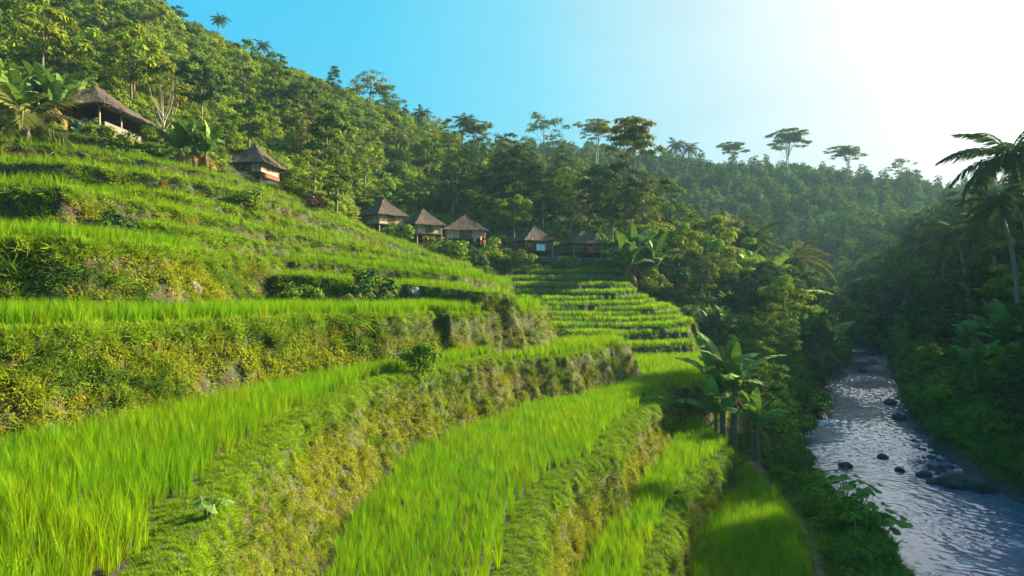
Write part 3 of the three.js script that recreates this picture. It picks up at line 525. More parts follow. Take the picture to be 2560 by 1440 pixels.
function thatchRoof(o, W, D, h, ridge, y, sag = 0.25) {   // hipped thatch with hanging eaves; W, D at the eaves, ridge along z
  const nT = 12, nS = 9, pos = [], uv = [], idx = [], L = new Leaves();
  const ringPt = (t, s, k) => { const f = 1 - t, prof = h * (t + sag * 0.55 * (t * t - t)), hw = lerp(0.12, W / 2, f), hd = lerp(ridge / 2 + 0.12, D / 2, f), c = [[hw, hd, 0], [hw, -hd, 0], [-hw, -hd, 0], [-hw, hd, 0]], a = c[s], b = c[(s + 1) % 4], x = lerp(a[0], b[0], k), z = lerp(a[1], b[1], k); return [x, y + prof + 0.16 * fbm(x * 1.1 + W, z * 1.1 + t * 4, 3, 33), z]; };
  for (let s = 0; s < 4; s++) {
    const b0 = pos.length / 3, len = s % 2 ? W : D;
    for (let i = 0; i <= nT; i++) for (let j = 0; j <= nS; j++) { const p = ringPt(i / nT, s, j / nS); pos.push(...p); uv.push((j / nS - 0.5) * len * (1 - i / nT) * 0.8, i / nT * 2); }
    for (let i = 0; i < nT; i++) for (let j = 0; j < nS; j++) { const a = b0 + i * (nS + 1) + j, c = a + nS + 1; idx.push(a, a + 1, c, a + 1, c + 1, c); }
    // eave thickness and underside
    const e0 = pos.length / 3;
    for (let j = 0; j <= nS; j++) { const p = ringPt(0, s, j / nS), q = [p[0] * 0.94, p[1] - 0.24 + 0.04 * n2(p[0] * 3, p[2] * 3), p[2] * 0.94], m = [p[0] * 0.1, y + h * 0.75, p[2] * 0.1]; pos.push(...p, ...q, ...q, ...m); uv.push(j, 0, j, 0.3, j, 0.3, j, 2); }
    for (let j = 0; j < nS; j++) { const a = e0 + j * 4; idx.push(a, a + 1, a + 4, a + 1, a + 5, a + 4, a + 2, a + 3, a + 6, a + 3, a + 7, a + 6); }
    for (let i = 0; i < 760; i++) {
      const t = i < 190 ? 0 : Math.pow(rnd(), 1.3) * 0.97, k = rnd(), p = ringPt(t, s, k), q = ringPt(Math.max(0, t - 0.12), s, k), d = unit(t < 0.12 ? (() => { const u = ringPt(0.12, s, k), v = ringPt(0, s, k); return [v[0] - u[0], v[1] - u[1] - (i < 190 ? 0.12 : 0), v[2] - u[2]]; })() : [q[0] - p[0], q[1] - p[1], q[2] - p[2]]), out = s === 0 ? [1, 0.6, 0] : s === 1 ? [0, 0.6, -1] : s === 2 ? [-1, 0.6, 0] : [0, 0.6, 1], sd = unit(cross(d, out)), l = rr(0.25, 0.55) * (i < 190 ? 0.7 : 1);
      L.leaf([p[0], p[1] + 0.015, p[2]], unit([d[0] + sd[0] * rr(-0.15, 0.15), d[1] + rr(0.02, 0.13), d[2] + sd[2] * rr(-0.15, 0.15)]), sd, l, rr(0.04, 0.1), tone(0.45, 1.6, 0.1));
    }
  }
  const g = new THREE.BufferGeometry(); g.setAttribute('position', new THREE.Float32BufferAttribute(pos, 3)); g.setAttribute('uv', new THREE.Float32BufferAttribute(uv, 2)); g.setIndex(idx); g.computeVertexNormals();
  const roof = part('roof', g, HM.thatch, o);
  const st = part('straw', L.build(), HM.straw, roof); st.userData.kind = 'stuff';
  part('ridge_cap', (() => { const c = new THREE.CapsuleGeometry(0.17, ridge + 0.15, 4, 8).rotateX(Math.PI / 2).translate(0, y + h + 0.02, 0); return c; })(), HM.thatch, roof);
  return roof;
}
function closedHut(o, { W, D, wall = 1.35, lift = 0.7, roof = 2.3, ridge = 0.3, over = 0.52, skin = HM.cream, door = HM.brown }) {
  const w = W / 2 - over, d = D / 2 - over, y0 = lift, y1 = lift + wall;
  part('platform', box(2 * w + 0.5, 0.14, 2 * d + 0.5, 0, y0 - 0.07, 0), HM.brown, o);
  for (const [sx, sz] of [[1, 1], [1, -1], [-1, 1], [-1, -1]]) { part('stilt', pole(0.11, lift + 1.2, sx * w, (lift - 0.14) / 2 - 0.6, sz * d), HM.post, o); part('corner_post', pole(0.08, wall, sx * w, y0 + wall / 2, sz * d), HM.post, o); }
  for (const s of [-1, 1]) {
    for (let i = 0; i < 3; i++) { const pw = (2 * d - 0.2) / 3, z = -d + 0.1 + pw * (i + 0.5); part('wall_panel', box(0.05, wall - 0.02, pw - 0.04, s * (w - 0.03 - 0.01 * (i % 2)), y0 + wall / 2, z), skin, o); }
    for (let i = 0; i < 3; i++) { const pw = (2 * w - 0.2) / 3, x = -w + 0.1 + pw * (i + 0.5); part(i === 1 && s === 1 ? 'door' : 'wall_panel', box(pw - 0.04, wall - 0.02, 0.05, x, y0 + wall / 2, s * (d - 0.03 - 0.01 * (i % 2))), i === 1 && s === 1 ? door : skin, o); }
    part('rail', box(0.07, 0.08, 2 * d - 0.16, s * (w + 0.03), y0 + wall * 0.5, 0), HM.post, o);
    part('rail', box(2 * w - 0.16, 0.08, 0.07, 0, y0 + wall * 0.5, s * (d + 0.03)), HM.post, o);
  }
  thatchRoof(o, W, D, roof, ridge, y1 - 0.12);
}
const pads = [];
function hutAt(label, px, py, z, turn, build, name = 'thatched_hut') {
  const [x, zz, h] = atZ(px, py, z), o = thing(name, label, 'hut', [x, EYE + h, -zz], turn);
  pads.push([x, zz]); build(o); return o;
}
reseed(21);
// the large open pavilion on the left
hutAt('large open-sided thatched hut with posts and a low white wall, highest on the left slope', 247, 338, 58.8, 0.0, (o) => {
  const W = 5.8, D = 8.2, w = 2.0, d = 3.2, y1 = 1.95;
  part('platform', box(2 * w + 0.5, 0.5, 2 * d + 0.5, 0, -0.27, 0), HM.brown, o);
  for (const [x, z] of [[w, d], [w, 0.1], [w, -d], [-w, d], [-w, -d], [-w, 0]]) part('post', pole(0.09, y1, x, y1 / 2, z), HM.post, o);
  part('low_wall', box(0.08, 0.5, 3.3, w + 0.2, 0.26, 1.2), HM.grey, o); part('low_wall', box(0.08, 0.4, 2.2, w + 0.22, 0.21, -1.8), HM.grey, o); part('low_wall', box(2.2, 0.5, 0.08, 0.4, 0.26, d + 0.2), HM.grey, o);
  part('back_wall', box(0.06, 1.9, 2 * d, -w + 0.05, 0.95, 0), HM.brown, o); part('back_wall', box(2 * w - 0.3, 1.9, 0.06, 0, 0.95, -d + 0.05), HM.brown, o); part('partition', box(1.5, 1.9, 0.06, -1.0, 0.95, d - 0.08), HM.brown, o);
  for (const s of [-1, 1]) { part('beam', box(0.12, 0.14, 2 * d + 0.6, s * w, y1 - 0.07, 0), HM.post, o); part('beam', box(2 * w - 0.14, 0.14, 0.12, 0, y1 - 0.08, s * d), HM.post, o); }
  part('rail', box(0.07, 0.07, 2 * d, w + 0.02, 1.7, 0), HM.post, o);
  thatchRoof(o, W, D, 2.15, 1.3, y1 - 0.15, 0.35);
});
hutAt('small lone thatched hut with a red-brown base below the big dark tree', 640, 458, 74.5, -0.12, (o) => {
  closedHut(o, { W: 4.6, D: 5.4, wall: 1.5, lift: 0.55, roof: 2.1, over: 0.7, skin: HM.cream });
  part('skirting', box(3.3, 0.6, 0.06, 0, 0.62, 2.05), HM.red, o); part('skirting', box(0.06, 0.6, 4.1, 1.69, 0.62, 0), HM.red, o);
});
const ROW = [
  ['cream-walled hut on stilts, leftmost of the five huts in a row', 957, 577, 98, 0.82, { W: 5.3, D: 5.2, wall: 1.5, lift: 0.85, roof: 2.3 }],
  ['hut with rusty brown thatch, second from left in the row of five', 1056, 598, 100, 0.62, { W: 5.0, D: 5.3, wall: 1.45, lift: 0.75, roof: 2.3 }],
  ['wide hut with a long shallow roof, middle of the row of five', 1160, 606, 104, 0.18, { W: 6.8, D: 5.6, wall: 1.4, lift: 0.5, roof: 2.35, ridge: 0.2 }],
  ['hut with a white door and orange cloth, fourth from left in the row', 1334, 632, 105, 0.42, { W: 5.5, D: 5.2, wall: 1.5, lift: 0.5, roof: 2.15, skin: HM.brown, door: HM.grey }],
  ['hut with red panels, rightmost in the row beside the lit banana plant', 1456, 638, 107, 0.3, { W: 5.7, D: 5.2, wall: 1.45, lift: 0.5, roof: 2.1, skin: HM.brown, door: HM.red }],
];
for (const [l, px, py, z, t, k] of ROW) hutAt(l, px, py, z, t, (o) => closedHut(o, k));
// low stone walls under the huts
function stoneWall(label, x0, x1, py, z, rows = 2) {
  const a = atZ(x0, py, z), b = atZ(x1, py, z), o = thing('stone_wall', label, 'wall', [a[0], EYE + a[2] - 0.5, -z]);
  const n = Math.round((b[0] - a[0]) / 0.75);
  for (let r = 0; r < rows; r++) for (let i = 0; i < n; i++) { const g = rockGeo[(i + r * 3) % rockGeo.length], m = part('stone', g, HM.stone[(i * 7 + r) % 3], o); m.position.set((i + 0.5 * (r % 2) + rr(-0.08, 0.08)) * 0.75, r * 0.42, rr(-0.08, 0.08)); m.scale.set(0.42, 0.26, 0.35); m.rotation.y = rr(-0.3, 0.3); }
}
const rockGeo = [0, 1, 2, 3].map((k) => { const g = new THREE.IcosahedronGeometry(1, 3), p = g.attributes.position; for (let i = 0; i < p.count; i++) { const a = [p.getX(i), p.getY(i), p.getZ(i)], f = 1 + 0.35 * perlin.noise(a[0] * 1.1 + k * 9, a[1] * 1.1, a[2] * 1.1) + 0.12 * perlin.noise(a[0] * 3 + k, a[1] * 3, a[2] * 3); p.setXYZ(i, a[0] * f, a[1] * f, a[2] * f); } g.computeVertexNormals(); return g; });
stoneWall('low grey stone wall below the middle hut of the row', 1120, 1270, 626, 101);
stoneWall('low stone wall in front of the hut with the white door', 1280, 1402, 644, 102);
stoneWall('low stone wall in front of the rightmost hut', 1408, 1530, 648, 104);
stoneWall('short stone wall under the second hut of the row', 1010, 1090, 612, 97);

// ------------------------------------------------------------------ trees and plants, each in its place
const placed = [];
function put(proto, name, category, label, px, z, { top, scale, turn = rr(0, 6.28), dy = 0, base, group, wide = 1 } = {}) {
  const x = (px - 1280) / F * z, h = base === undefined ? H(x, z) : (720 - base) / F * z, s = top !== undefined ? Math.max(0.3, ((720 - top) / F * z - h) / proto.userData.h) : scale ?? 1;
  copyOf(proto, name, label, category, [x, EYE + h + dy, -z], turn, [s * wide, s, s * wide], group);
  placed.push([x, z, proto.userData.R * s * wide]);
}
reseed(31);
const palmGrove = [makePalm(9, palmGreen[0], 22, 0.14), makePalm(7, palmGreen[1], 20, 0.06), makePalm(9, palmGreen[2], 24, -0.22), makePalm(1.3, palmGreen[1], 14, 0.1)];
const banana = [makeBanana(3, banMat.bright, 0.7, 3, 1.3), makeBanana(4, banMat.green, 0.8, 6, 1.6), makeBanana(4, banMat.green, 0.8, 4, 1.4), makeBanana(1, banMat.bright, 0.5, 2, 1.3), makeBanana(2, [banMat.green, banMat.green, banMat.green, banMat.bright], 0.9, 2, 2.0, 6), makeBanana(1, [banMat.green, banMat.bright, banMat.green], 0.9, 2, 1.9, 7), makeBanana(4, [banMat.bright, banMat.bright, banMat.green], 0.8, 8, 1.9)];
const poleTree = makeTree({ H: 12, R: 1.1, V: 1.6, clear: 0.78, clumps: 10, per: 30, leaf: 0.3, mat: G.olive, bark: M.paleBark, lean: 0.15 });
const bareTree = (() => { const o = new THREE.Group(), w = [tube([[0, -0.5, 0], [0.1, 1, 0], [-0.15, 2.2, 0.1]], 0.1, 0.06, 6, 6)]; for (let i = 0; i < 9; i++) { const a = i * 2.4, l = rr(0.9, 1.7), y = rr(1, 2.2); w.push(tube([[-0.05, y, 0], [Math.cos(a) * l * 0.4, y + l * 0.7, Math.sin(a) * l * 0.4], [Math.cos(a) * l * 0.6, y + l * 1.4, Math.sin(a) * l * 0.6]], 0.04, 0.012, 5, 5)); } const m = shadows(new THREE.Mesh(mergeGeometries(w), M.paleBark)); m.name = 'trunk'; o.add(m); o.userData = { R: 1, h: 4.4 }; return o; })();
const T = (...a) => put(a[0], 'broadleaf_tree', 'tree', ...a.slice(1)), PA = (...a) => put(a[0], 'palm_tree', 'palm tree', ...a.slice(1)), BA = (...a) => put(a[0], 'banana_plant', 'banana plant', ...a.slice(1)), BU = (...a) => put(a[0], 'shrub', 'shrub', ...a.slice(1)), U = (...a) => put(a[0], 'umbrella_tree', 'tree', ...a.slice(1));
// left slope, near the pavilion
BA(banana[0], 'sunlit banana plant at the left edge, above the yellow drooping palm fronds', 20, 52, { top: 158 });
BA(banana[1], 'tall banana plant with upright leaves left of the large open hut', 95, 54, { top: 155 });
BA(banana[0], 'bright banana plant close against the left side of the large open hut', 152, 57.5, { top: 175 });
PA(palmGrove[3], 'young yellow-green palm with arching fronds at the left edge', 70, 49, { top: 225 });
BA(banana[6], 'sunlit banana clump with a skirt of dry leaves between the two upper huts', 487, 57, { top: 286 });
T(P.big[0], 'big dark round-crowned tree above the small lone hut', 505, 84, { top: 148 });
T(P.big[1], 'bushy sunlit tree just right of the big dark tree', 622, 82, { top: 232 });
T(P.round[1], 'smaller green tree behind the banana clump of the upper slope', 560, 74, { top: 300 });
put(bareTree, 'bare_tree', 'tree', 'leafless pale tree right of the large open hut', 408, 64, { top: 205 });
put(poleTree, 'slender_tree', 'tree', 'thin pale trunk rising at the top left edge', 108, 78, { top: -60, wide: 0.7 });
put(poleTree, 'slender_tree', 'tree', 'taller of the two thin pale trunks above the open hut', 371, 95, { top: 50, wide: 0.6 });
put(poleTree, 'slender_tree', 'tree', 'shorter of the two thin pale trunks above the open hut', 351, 93, { top: 88, wide: 0.6 });
// skyline of the left ridge
T(P.tall[0], 'narrow dark tree highest on the left skyline', 412, 150, { top: -2, wide: 0.7 });
T(P.round[0], 'round dark tree beside the narrow one highest on the skyline', 441, 150, { top: 18 });
PA(palmGrove[2], 'feathery dark palm on the upper left skyline', 542, 150, { top: 40 });
PA(palmGrove[0], 'coconut palm standing clear on the left skyline', 652, 150, { top: 98 });
T(P.round[0], 'dark shrubby tree on the skyline right of the clear palm', 715, 152, { top: 165 }); T(P.round[1], 'green shrubby tree on the dip of the left skyline', 765, 154, { top: 185 });
T(P.tall[0], 'tall dark tree left of the spreading skyline tree', 838, 155, { top: 163 });
T(P.loose[1], 'large spreading tree with open crown and tall trunk on the skyline', 925, 155, { top: 172, wide: 1.15 }); T(P.loose[0], 'open-crowned tree leaning right of the spreading skyline tree', 975, 157, { top: 212 });
PA(palmGrove[0], 'bushy palm on the skyline right of the spreading tree', 1062, 160, { top: 266 }); PA(palmGrove[2], 'small palm on the skyline farther right, low on the ridge', 1150, 165, { top: 288 }); U(P.umbrella[0], 'small flat-topped tree at the low end of the left ridge', 1188, 165, { top: 308 });
PA(palmGrove[1], 'pale palm with stiff yellow fronds amid the dark wood above the row', 1012, 128, { top: 335 });
PA(palmGrove[1], 'pale palm half hidden in the wood right of the stiff-fronded one', 1290, 150, { top: 352 });
// behind the row of huts
T(P.round[3], 'olive round tree right behind the second hut of the row', 1078, 112, { top: 455 });
T(P.round[2], 'light green tree between the middle hut and the white-door hut', 1285, 109, { top: 486 });
T(P.big[0], 'large dark tree rising behind the middle hut', 1165, 122, { top: 385 }); T(P.big[0], 'large dark tree behind the leftmost hut of the row', 985, 120, { top: 420 });
T(P.big[0], 'dark tree over the white-door hut', 1240, 124, { top: 425 }); T(P.big[1], 'green tree above the gap between the last two huts', 1385, 126, { top: 440 }); T(P.tall[0], 'dark upright tree above the rightmost hut', 1470, 124, { top: 425 }); T(P.big[0], 'dark rounded tree below the big umbrella tree', 1530, 120, { top: 402 });
T(P.round[3], 'dry brownish thicket tree high in the wood above the middle hut', 1235, 140, { top: 395 });
U(P.umbrella[0], 'big umbrella-shaped tree with pale forked trunk above the right huts', 1575, 126, { top: 306, turn: 0.6, wide: 0.68 });
put(poleTree, 'slender_tree', 'tree', 'slim young tree standing between the last two huts', 1358, 111, { top: 505, wide: 0.5 });
// sunlit trees to the right of the huts
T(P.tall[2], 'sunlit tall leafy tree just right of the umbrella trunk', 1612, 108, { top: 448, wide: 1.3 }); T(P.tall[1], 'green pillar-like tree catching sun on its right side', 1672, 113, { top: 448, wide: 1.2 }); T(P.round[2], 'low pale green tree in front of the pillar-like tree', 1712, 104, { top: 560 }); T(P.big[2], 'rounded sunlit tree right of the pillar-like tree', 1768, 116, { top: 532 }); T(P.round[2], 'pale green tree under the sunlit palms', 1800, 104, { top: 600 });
PA(palmGrove[1], 'sunlit palm, leftmost of the cluster at the wood edge', 1822, 128, { top: 535 }); PA(palmGrove[1], 'sunlit palm with brown fronds in the middle of the cluster', 1862, 126, { top: 556 }); PA(palmGrove[0], 'sunlit palm right of the middle one in the cluster', 1908, 125, { top: 560 }); PA(palmGrove[1], 'low sunlit palm at the right end of the cluster', 1972, 122, { top: 606 });
BA(banana[0], 'bright banana plant below the cluster of sunlit palms', 1868, 112, { top: 600 }); BA(banana[0], 'bright banana plant low in front of the sunlit palms', 1905, 113, { top: 622 });
BA(banana[1], 'sunlit banana clump with hanging dry leaves right of the last hut', 1588, 97, { top: 560 });
T(P.big[0], 'dark green tree below the sunlit palms', 1930, 106, { top: 652 }); T(P.round[0], 'dark low tree at the edge of the small terraces', 1862, 96, { top: 690 }); T(P.round[0], 'dark tree nearest the river gorge on the left bank', 2010, 112, { top: 680 });
// the banana clump in the right foreground
BA(banana[4], 'tallest shaded banana clump between the low terraces and the river', 1835, 44, { base: 1118, top: 825 });
BA(banana[5], 'banana plant with one broad pale leaf left of the tall clump', 1790, 42.5, { base: 1112, top: 905 });
BA(banana[5], 'banana plant with drooping leaves right of the tall clump', 1895, 41, { base: 1130, top: 940 });
// right bank
PA(palmGrove[2], 'tall leaning coconut palm on the right bank with a heavy dark crown', 2545, 60, { top: 462, turn: 0.1, base: 760 });
PA(palmGrove[2], 'palm at the top right corner reaching above the ridge', 2600, 68, { top: 318, turn: 0.3 });
PA(palmGrove[0], 'palm behind the leaning palm, its crown just left of that trunk', 2420, 92, { top: 545 }); PA(palmGrove[0], 'lower palm on the right bank left of the leaning palm group', 2345, 108, { top: 590 }); PA(palmGrove[0], 'palm with a thin pale trunk on the right bank, at the middle height', 2500, 84, { top: 520, turn: 2.2 });
BA(banana[2], 'dark banana clump on the right bank above the river', 2510, 58, { top: 745 });
T(P.round[0], 'dark tree closing the view where the far river turns', 2172, 150, { top: 700 }); T(P.round[1], 'leafy tree on the left bank of the far river bend', 2120, 128, { top: 740 });
T(P.big[0], 'dark overhanging tree where the river bends out of sight', 2335, 82, { top: 745 }); T(P.round[2], 'yellow-green tree at the right edge beside the leaning palm trunk', 2580, 62, { top: 640 });
BA(banana[2], 'shaded banana plant on the left bank below the dark trees', 2030, 92, { top: 760 }); BA(banana[2], 'banana plant in the shade at the foot of the small terraces', 1790, 84, { top: 760 });
BA(banana[4], 'banana plant at the waterline of the right bank, nearest the boulder pair', 2470, 56, { scale: 1.2 }); BA(banana[6], 'leafy banana clump on the right bank above the gravel bar', 2440, 62, { scale: 1.2 }); BA(banana[5], 'single banana plant on the right bank where the river narrows', 2320, 78, { scale: 1.3 }); BA(banana[4], 'banana plant high on the right bank beside the palm trunk', 2480, 72, { scale: 1.3 });
[[1, 2300, 70, 1.5, 'green shrub at the water edge of the right bank, farther of three'], [2, 2380, 60, 1.4, 'pale green shrub at the water edge of the right bank, middle of three'], [1, 2490, 50, 1.3, 'green shrub at the water edge of the right bank, nearest of three'], [2, 1985, 62, 1.5, 'pale green shrub on the left bank beside the boulder'], [1, 2040, 72, 1.6, 'green shrub on the left bank at the narrows'], [2, 1930, 50, 1.3, 'leafy shrub between the bananas and the river'], [2, 2060, 38, 0.9, 'leafy shrub on the bank beside the footpath'], [1, 2130, 33, 0.9, 'low shrub on the bank at the lower right']].forEach(([k, px, z, s, l]) => BU(P.bush[k], l, px, z, { scale: s }));
// far ridge
U(P.umbrella[1], 'widest flat-topped tree on the far hazy ridge', 1972, 330, { top: 330, wide: 1 }); U(P.umbrella[0], 'flat-topped tree right of the widest one on the far ridge', 2115, 340, { top: 368, wide: 1.05 }); U(P.umbrella[1], 'small flat-topped tree left of the widest one on the far ridge', 1832, 335, { top: 358 }); T(P.loose[0], 'small lone tree standing up at the right end of the far ridge', 2256, 350, { top: 396 }); T(P.loose[0], 'tall rounded tree standing out on the left of the far ridge', 1358, 300, { top: 288 }); U(P.umbrella[0], 'flat tree on the far ridge just left of the big umbrella tree', 1490, 310, { top: 306 });
PA(palmGrove[0], 'tiny palm on the far ridge, left of a pair', 1694, 330, { top: 345 }); PA(palmGrove[0], 'tiny palm on the far ridge, right of a pair', 1718, 330, { top: 353 });
// bushes on the banks
for (const [k, px, py, z, s, l] of [
  [1, 250, 360, 53.5, 0.9, 'leafy bush under the near corner of the large open hut'], [2, 312, 365, 54, 0.8, 'sunlit bush under the low white wall of the open hut'], [1, 375, 365, 55, 0.9, 'bush at the right end of the large open hut'], [0, 280, 545, 31, 0.95, 'dark round bush on the upper left bank'], [0, 80, 530, 29.5, 0.7, 'dark hollow bush at the left edge of the upper bank'], [1, 755, 700, 38, 0.9, 'green bush on the slope left of the large bank bush'], [0, 925, 715, 40, 1.25, 'large dark bush on the grassy bank above the long rice row'], [3, 880, 735, 36, 0.6, 'olive scrub left below the large bank bush'], [1, 1050, 800, 31.5, 0.75, 'leafy bush on the corner of the eye-level terrace'], [4, 785, 520, 66, 0.9, 'dark red-purple shrub by the path to the huts'], [1, 620, 560, 46, 0.9, 'small bush among the upper rice'], [1, 1130, 640, 84, 1.9, 'olive round bush below the second hut'], [2, 1235, 615, 97, 2.0, 'leafy yellow-green bush between the middle huts'], [0, 1180, 660, 92, 1.7, 'dark bush at the back of the small terraces'], [2, 1640, 690, 96, 1.9, 'sunlit bush at the end of the top small terrace'], [1, 1000, 610, 92, 1.6, 'green bush at the corner below the leftmost hut'], [3, 1080, 620, 92, 1.4, 'dry olive bush below the rusty-roofed hut'], [4, 45, 290, 53, 0.8, 'red-leaved shrub at the left edge'], [1, 1300, 670, 97, 1.6, 'low green bush in front of the white-door hut'], [1, 1420, 672, 99, 1.3, 'low spreading bush in front of the rightmost hut'],
]) BU(P.bush[k], l, px, z, { scale: s });
// filler: the rest of the wood, tree by tree
const zoneOf = (x, z) => { const [px] = toPx(x, 0, z); return z > 185 ? 'on the far hazy hill' : x > 33 && riverAt(x, z) < 60 && x > RIVER_X(z) ? 'on the shaded right bank' : px < 420 ? 'on the slope above the large open hut' : px < 800 ? 'on the slope above the small lone hut' : px < 1240 ? 'in the wood above the row of huts' : px < 1560 ? 'in the wood above the last two huts' : 'in the wood between the huts and the gorge'; };
const RIVER_X = (z) => { for (let i = 0; i < RIVER.length - 1; i++) if (z < RIVER[i + 1][1]) return lerp(RIVER[i][0], RIVER[i + 1][0], (z - RIVER[i][1]) / (RIVER[i + 1][1] - RIVER[i][1])); return 130; };
const CLEAR = [[165, 215, 395, 360, 62], [575, 375, 710, 470, 78], [890, 500, 1230, 615, 104], [1275, 560, 1520, 650, 107], [1240, 660, 1700, 800, 96]];
const SKY = [[-400, -300], [300, -60], [380, 5], [480, 80], [600, 115], [700, 175], [800, 215], [870, 245], [1000, 275], [1040, 305], [1200, 340], [1240, 348], [1300, 325], [1400, 330], [1500, 338], [1550, 348], [1650, 362], [1750, 378], [1900, 392], [2050, 397], [2200, 420], [2300, 425], [2400, 440], [2440, 400], [2600, 330]];
const aboveSky = (x, z, top) => { const [px, qy] = toPx(x, top, z), py = qy + (px < 1250 ? 14 : 4); for (let i = 0; i < SKY.length - 1; i++) if (px < SKY[i + 1][0]) return py < lerp(SKY[i][1], SKY[i + 1][1], clamp((px - SKY[i][0]) / (SKY[i + 1][0] - SKY[i][0]), 0, 1)); return false; };
const LM = [[247, 280, 'the large open hut'], [640, 420, 'the small lone hut'], [957, 545, 'the leftmost hut of the row'], [1056, 560, 'the second hut of the row'], [1160, 575, 'the middle hut of the row'], [1334, 600, 'the white-door hut'], [1456, 610, 'the rightmost hut'], [510, 220, 'the big dark round tree'], [622, 290, 'the bushy sunlit tree'], [371, 120, 'the two thin pale trunks'], [652, 130, 'the clear skyline palm'], [542, 80, 'the feathery skyline palm'], [925, 230, 'the spreading skyline tree'], [1062, 295, 'the bushy skyline palm'], [1012, 380, 'the stiff-fronded pale palm'], [1575, 360, 'the big umbrella tree'], [1672, 500, 'the pillar-like tree'], [1588, 610, 'the sunlit banana clump'], [1862, 590, 'the sunlit palm cluster'], [1850, 1000, 'the tall shaded banana clump'], [2480, 520, 'the tall leaning palm'], [2510, 820, 'the dark right-bank bananas'], [2335, 830, 'the dark overhanging tree'], [1972, 370, 'the widest far flat-topped tree'], [2115, 395, 'the second far flat-topped tree'], [2256, 410, 'the lone far tree'], [785, 520, 'the red-purple shrub'], [110, 200, 'the bananas beside the open hut'], [410, 250, 'the leafless pale tree'], [2200, 880, 'the far river bend'], [1235, 420, 'the brown thicket tree'], [1078, 490, 'the olive tree of the second hut'], [838, 200, 'the tall dark skyline tree'], [108, 60, 'the thin trunk at the left edge'], [440, 30, 'the highest skyline trees'], [1385, 470, 'the slim young tree'], [1930, 690, 'the dark tree under the palms'], [1358, 320, 'the tall rounded far tree']];
const told = new Set();
const where = (kind, x, z, h) => {   // a label by the landmarks round a thing, the first that no other thing of its kind has
  const [px, py] = toPx(x, h, z), near = LM.map(([a, c, n]) => { const d = Math.hypot(a - px, c - py); return [d, (d < 70 ? 'close ' : d < 170 ? '' : 'well ') + (Math.abs(py - c) > Math.abs(px - a) ? (py < c ? 'above ' : 'below ') : px < a ? 'left of ' : 'right of ') + n]; }).sort((a, b) => a[0] - b[0]);
  let l = kind + ' ' + near[0][1]; for (let i = 0; i < 4; i++) if (!told.has(kind + ' ' + near[i][1])) { l = kind + ' ' + near[i][1]; break; }
  told.add(l); return l;
};
const CLEAR_MORE = [[1535, 330, 1640, 475, 126], [890, 225, 965, 300, 155], [985, 340, 1040, 440, 128], [1935, 330, 2010, 450, 320], [1810, 545, 2000, 640, 124], [1700, 690, 1870, 860, 95], [2340, 430, 2600, 610, 62]];
const blocks = (x, z, h, R, top, more = CLEAR_MORE) => { const a = toPx(x - R, h, z), b = toPx(x + R, h + top, z); return [...CLEAR, ...more].some(([x0, y0, x1, y1, zz]) => z < zz && b[0] > x0 && a[0] < x1 && b[1] < y1 && a[1] > y0); };
reseed(57);
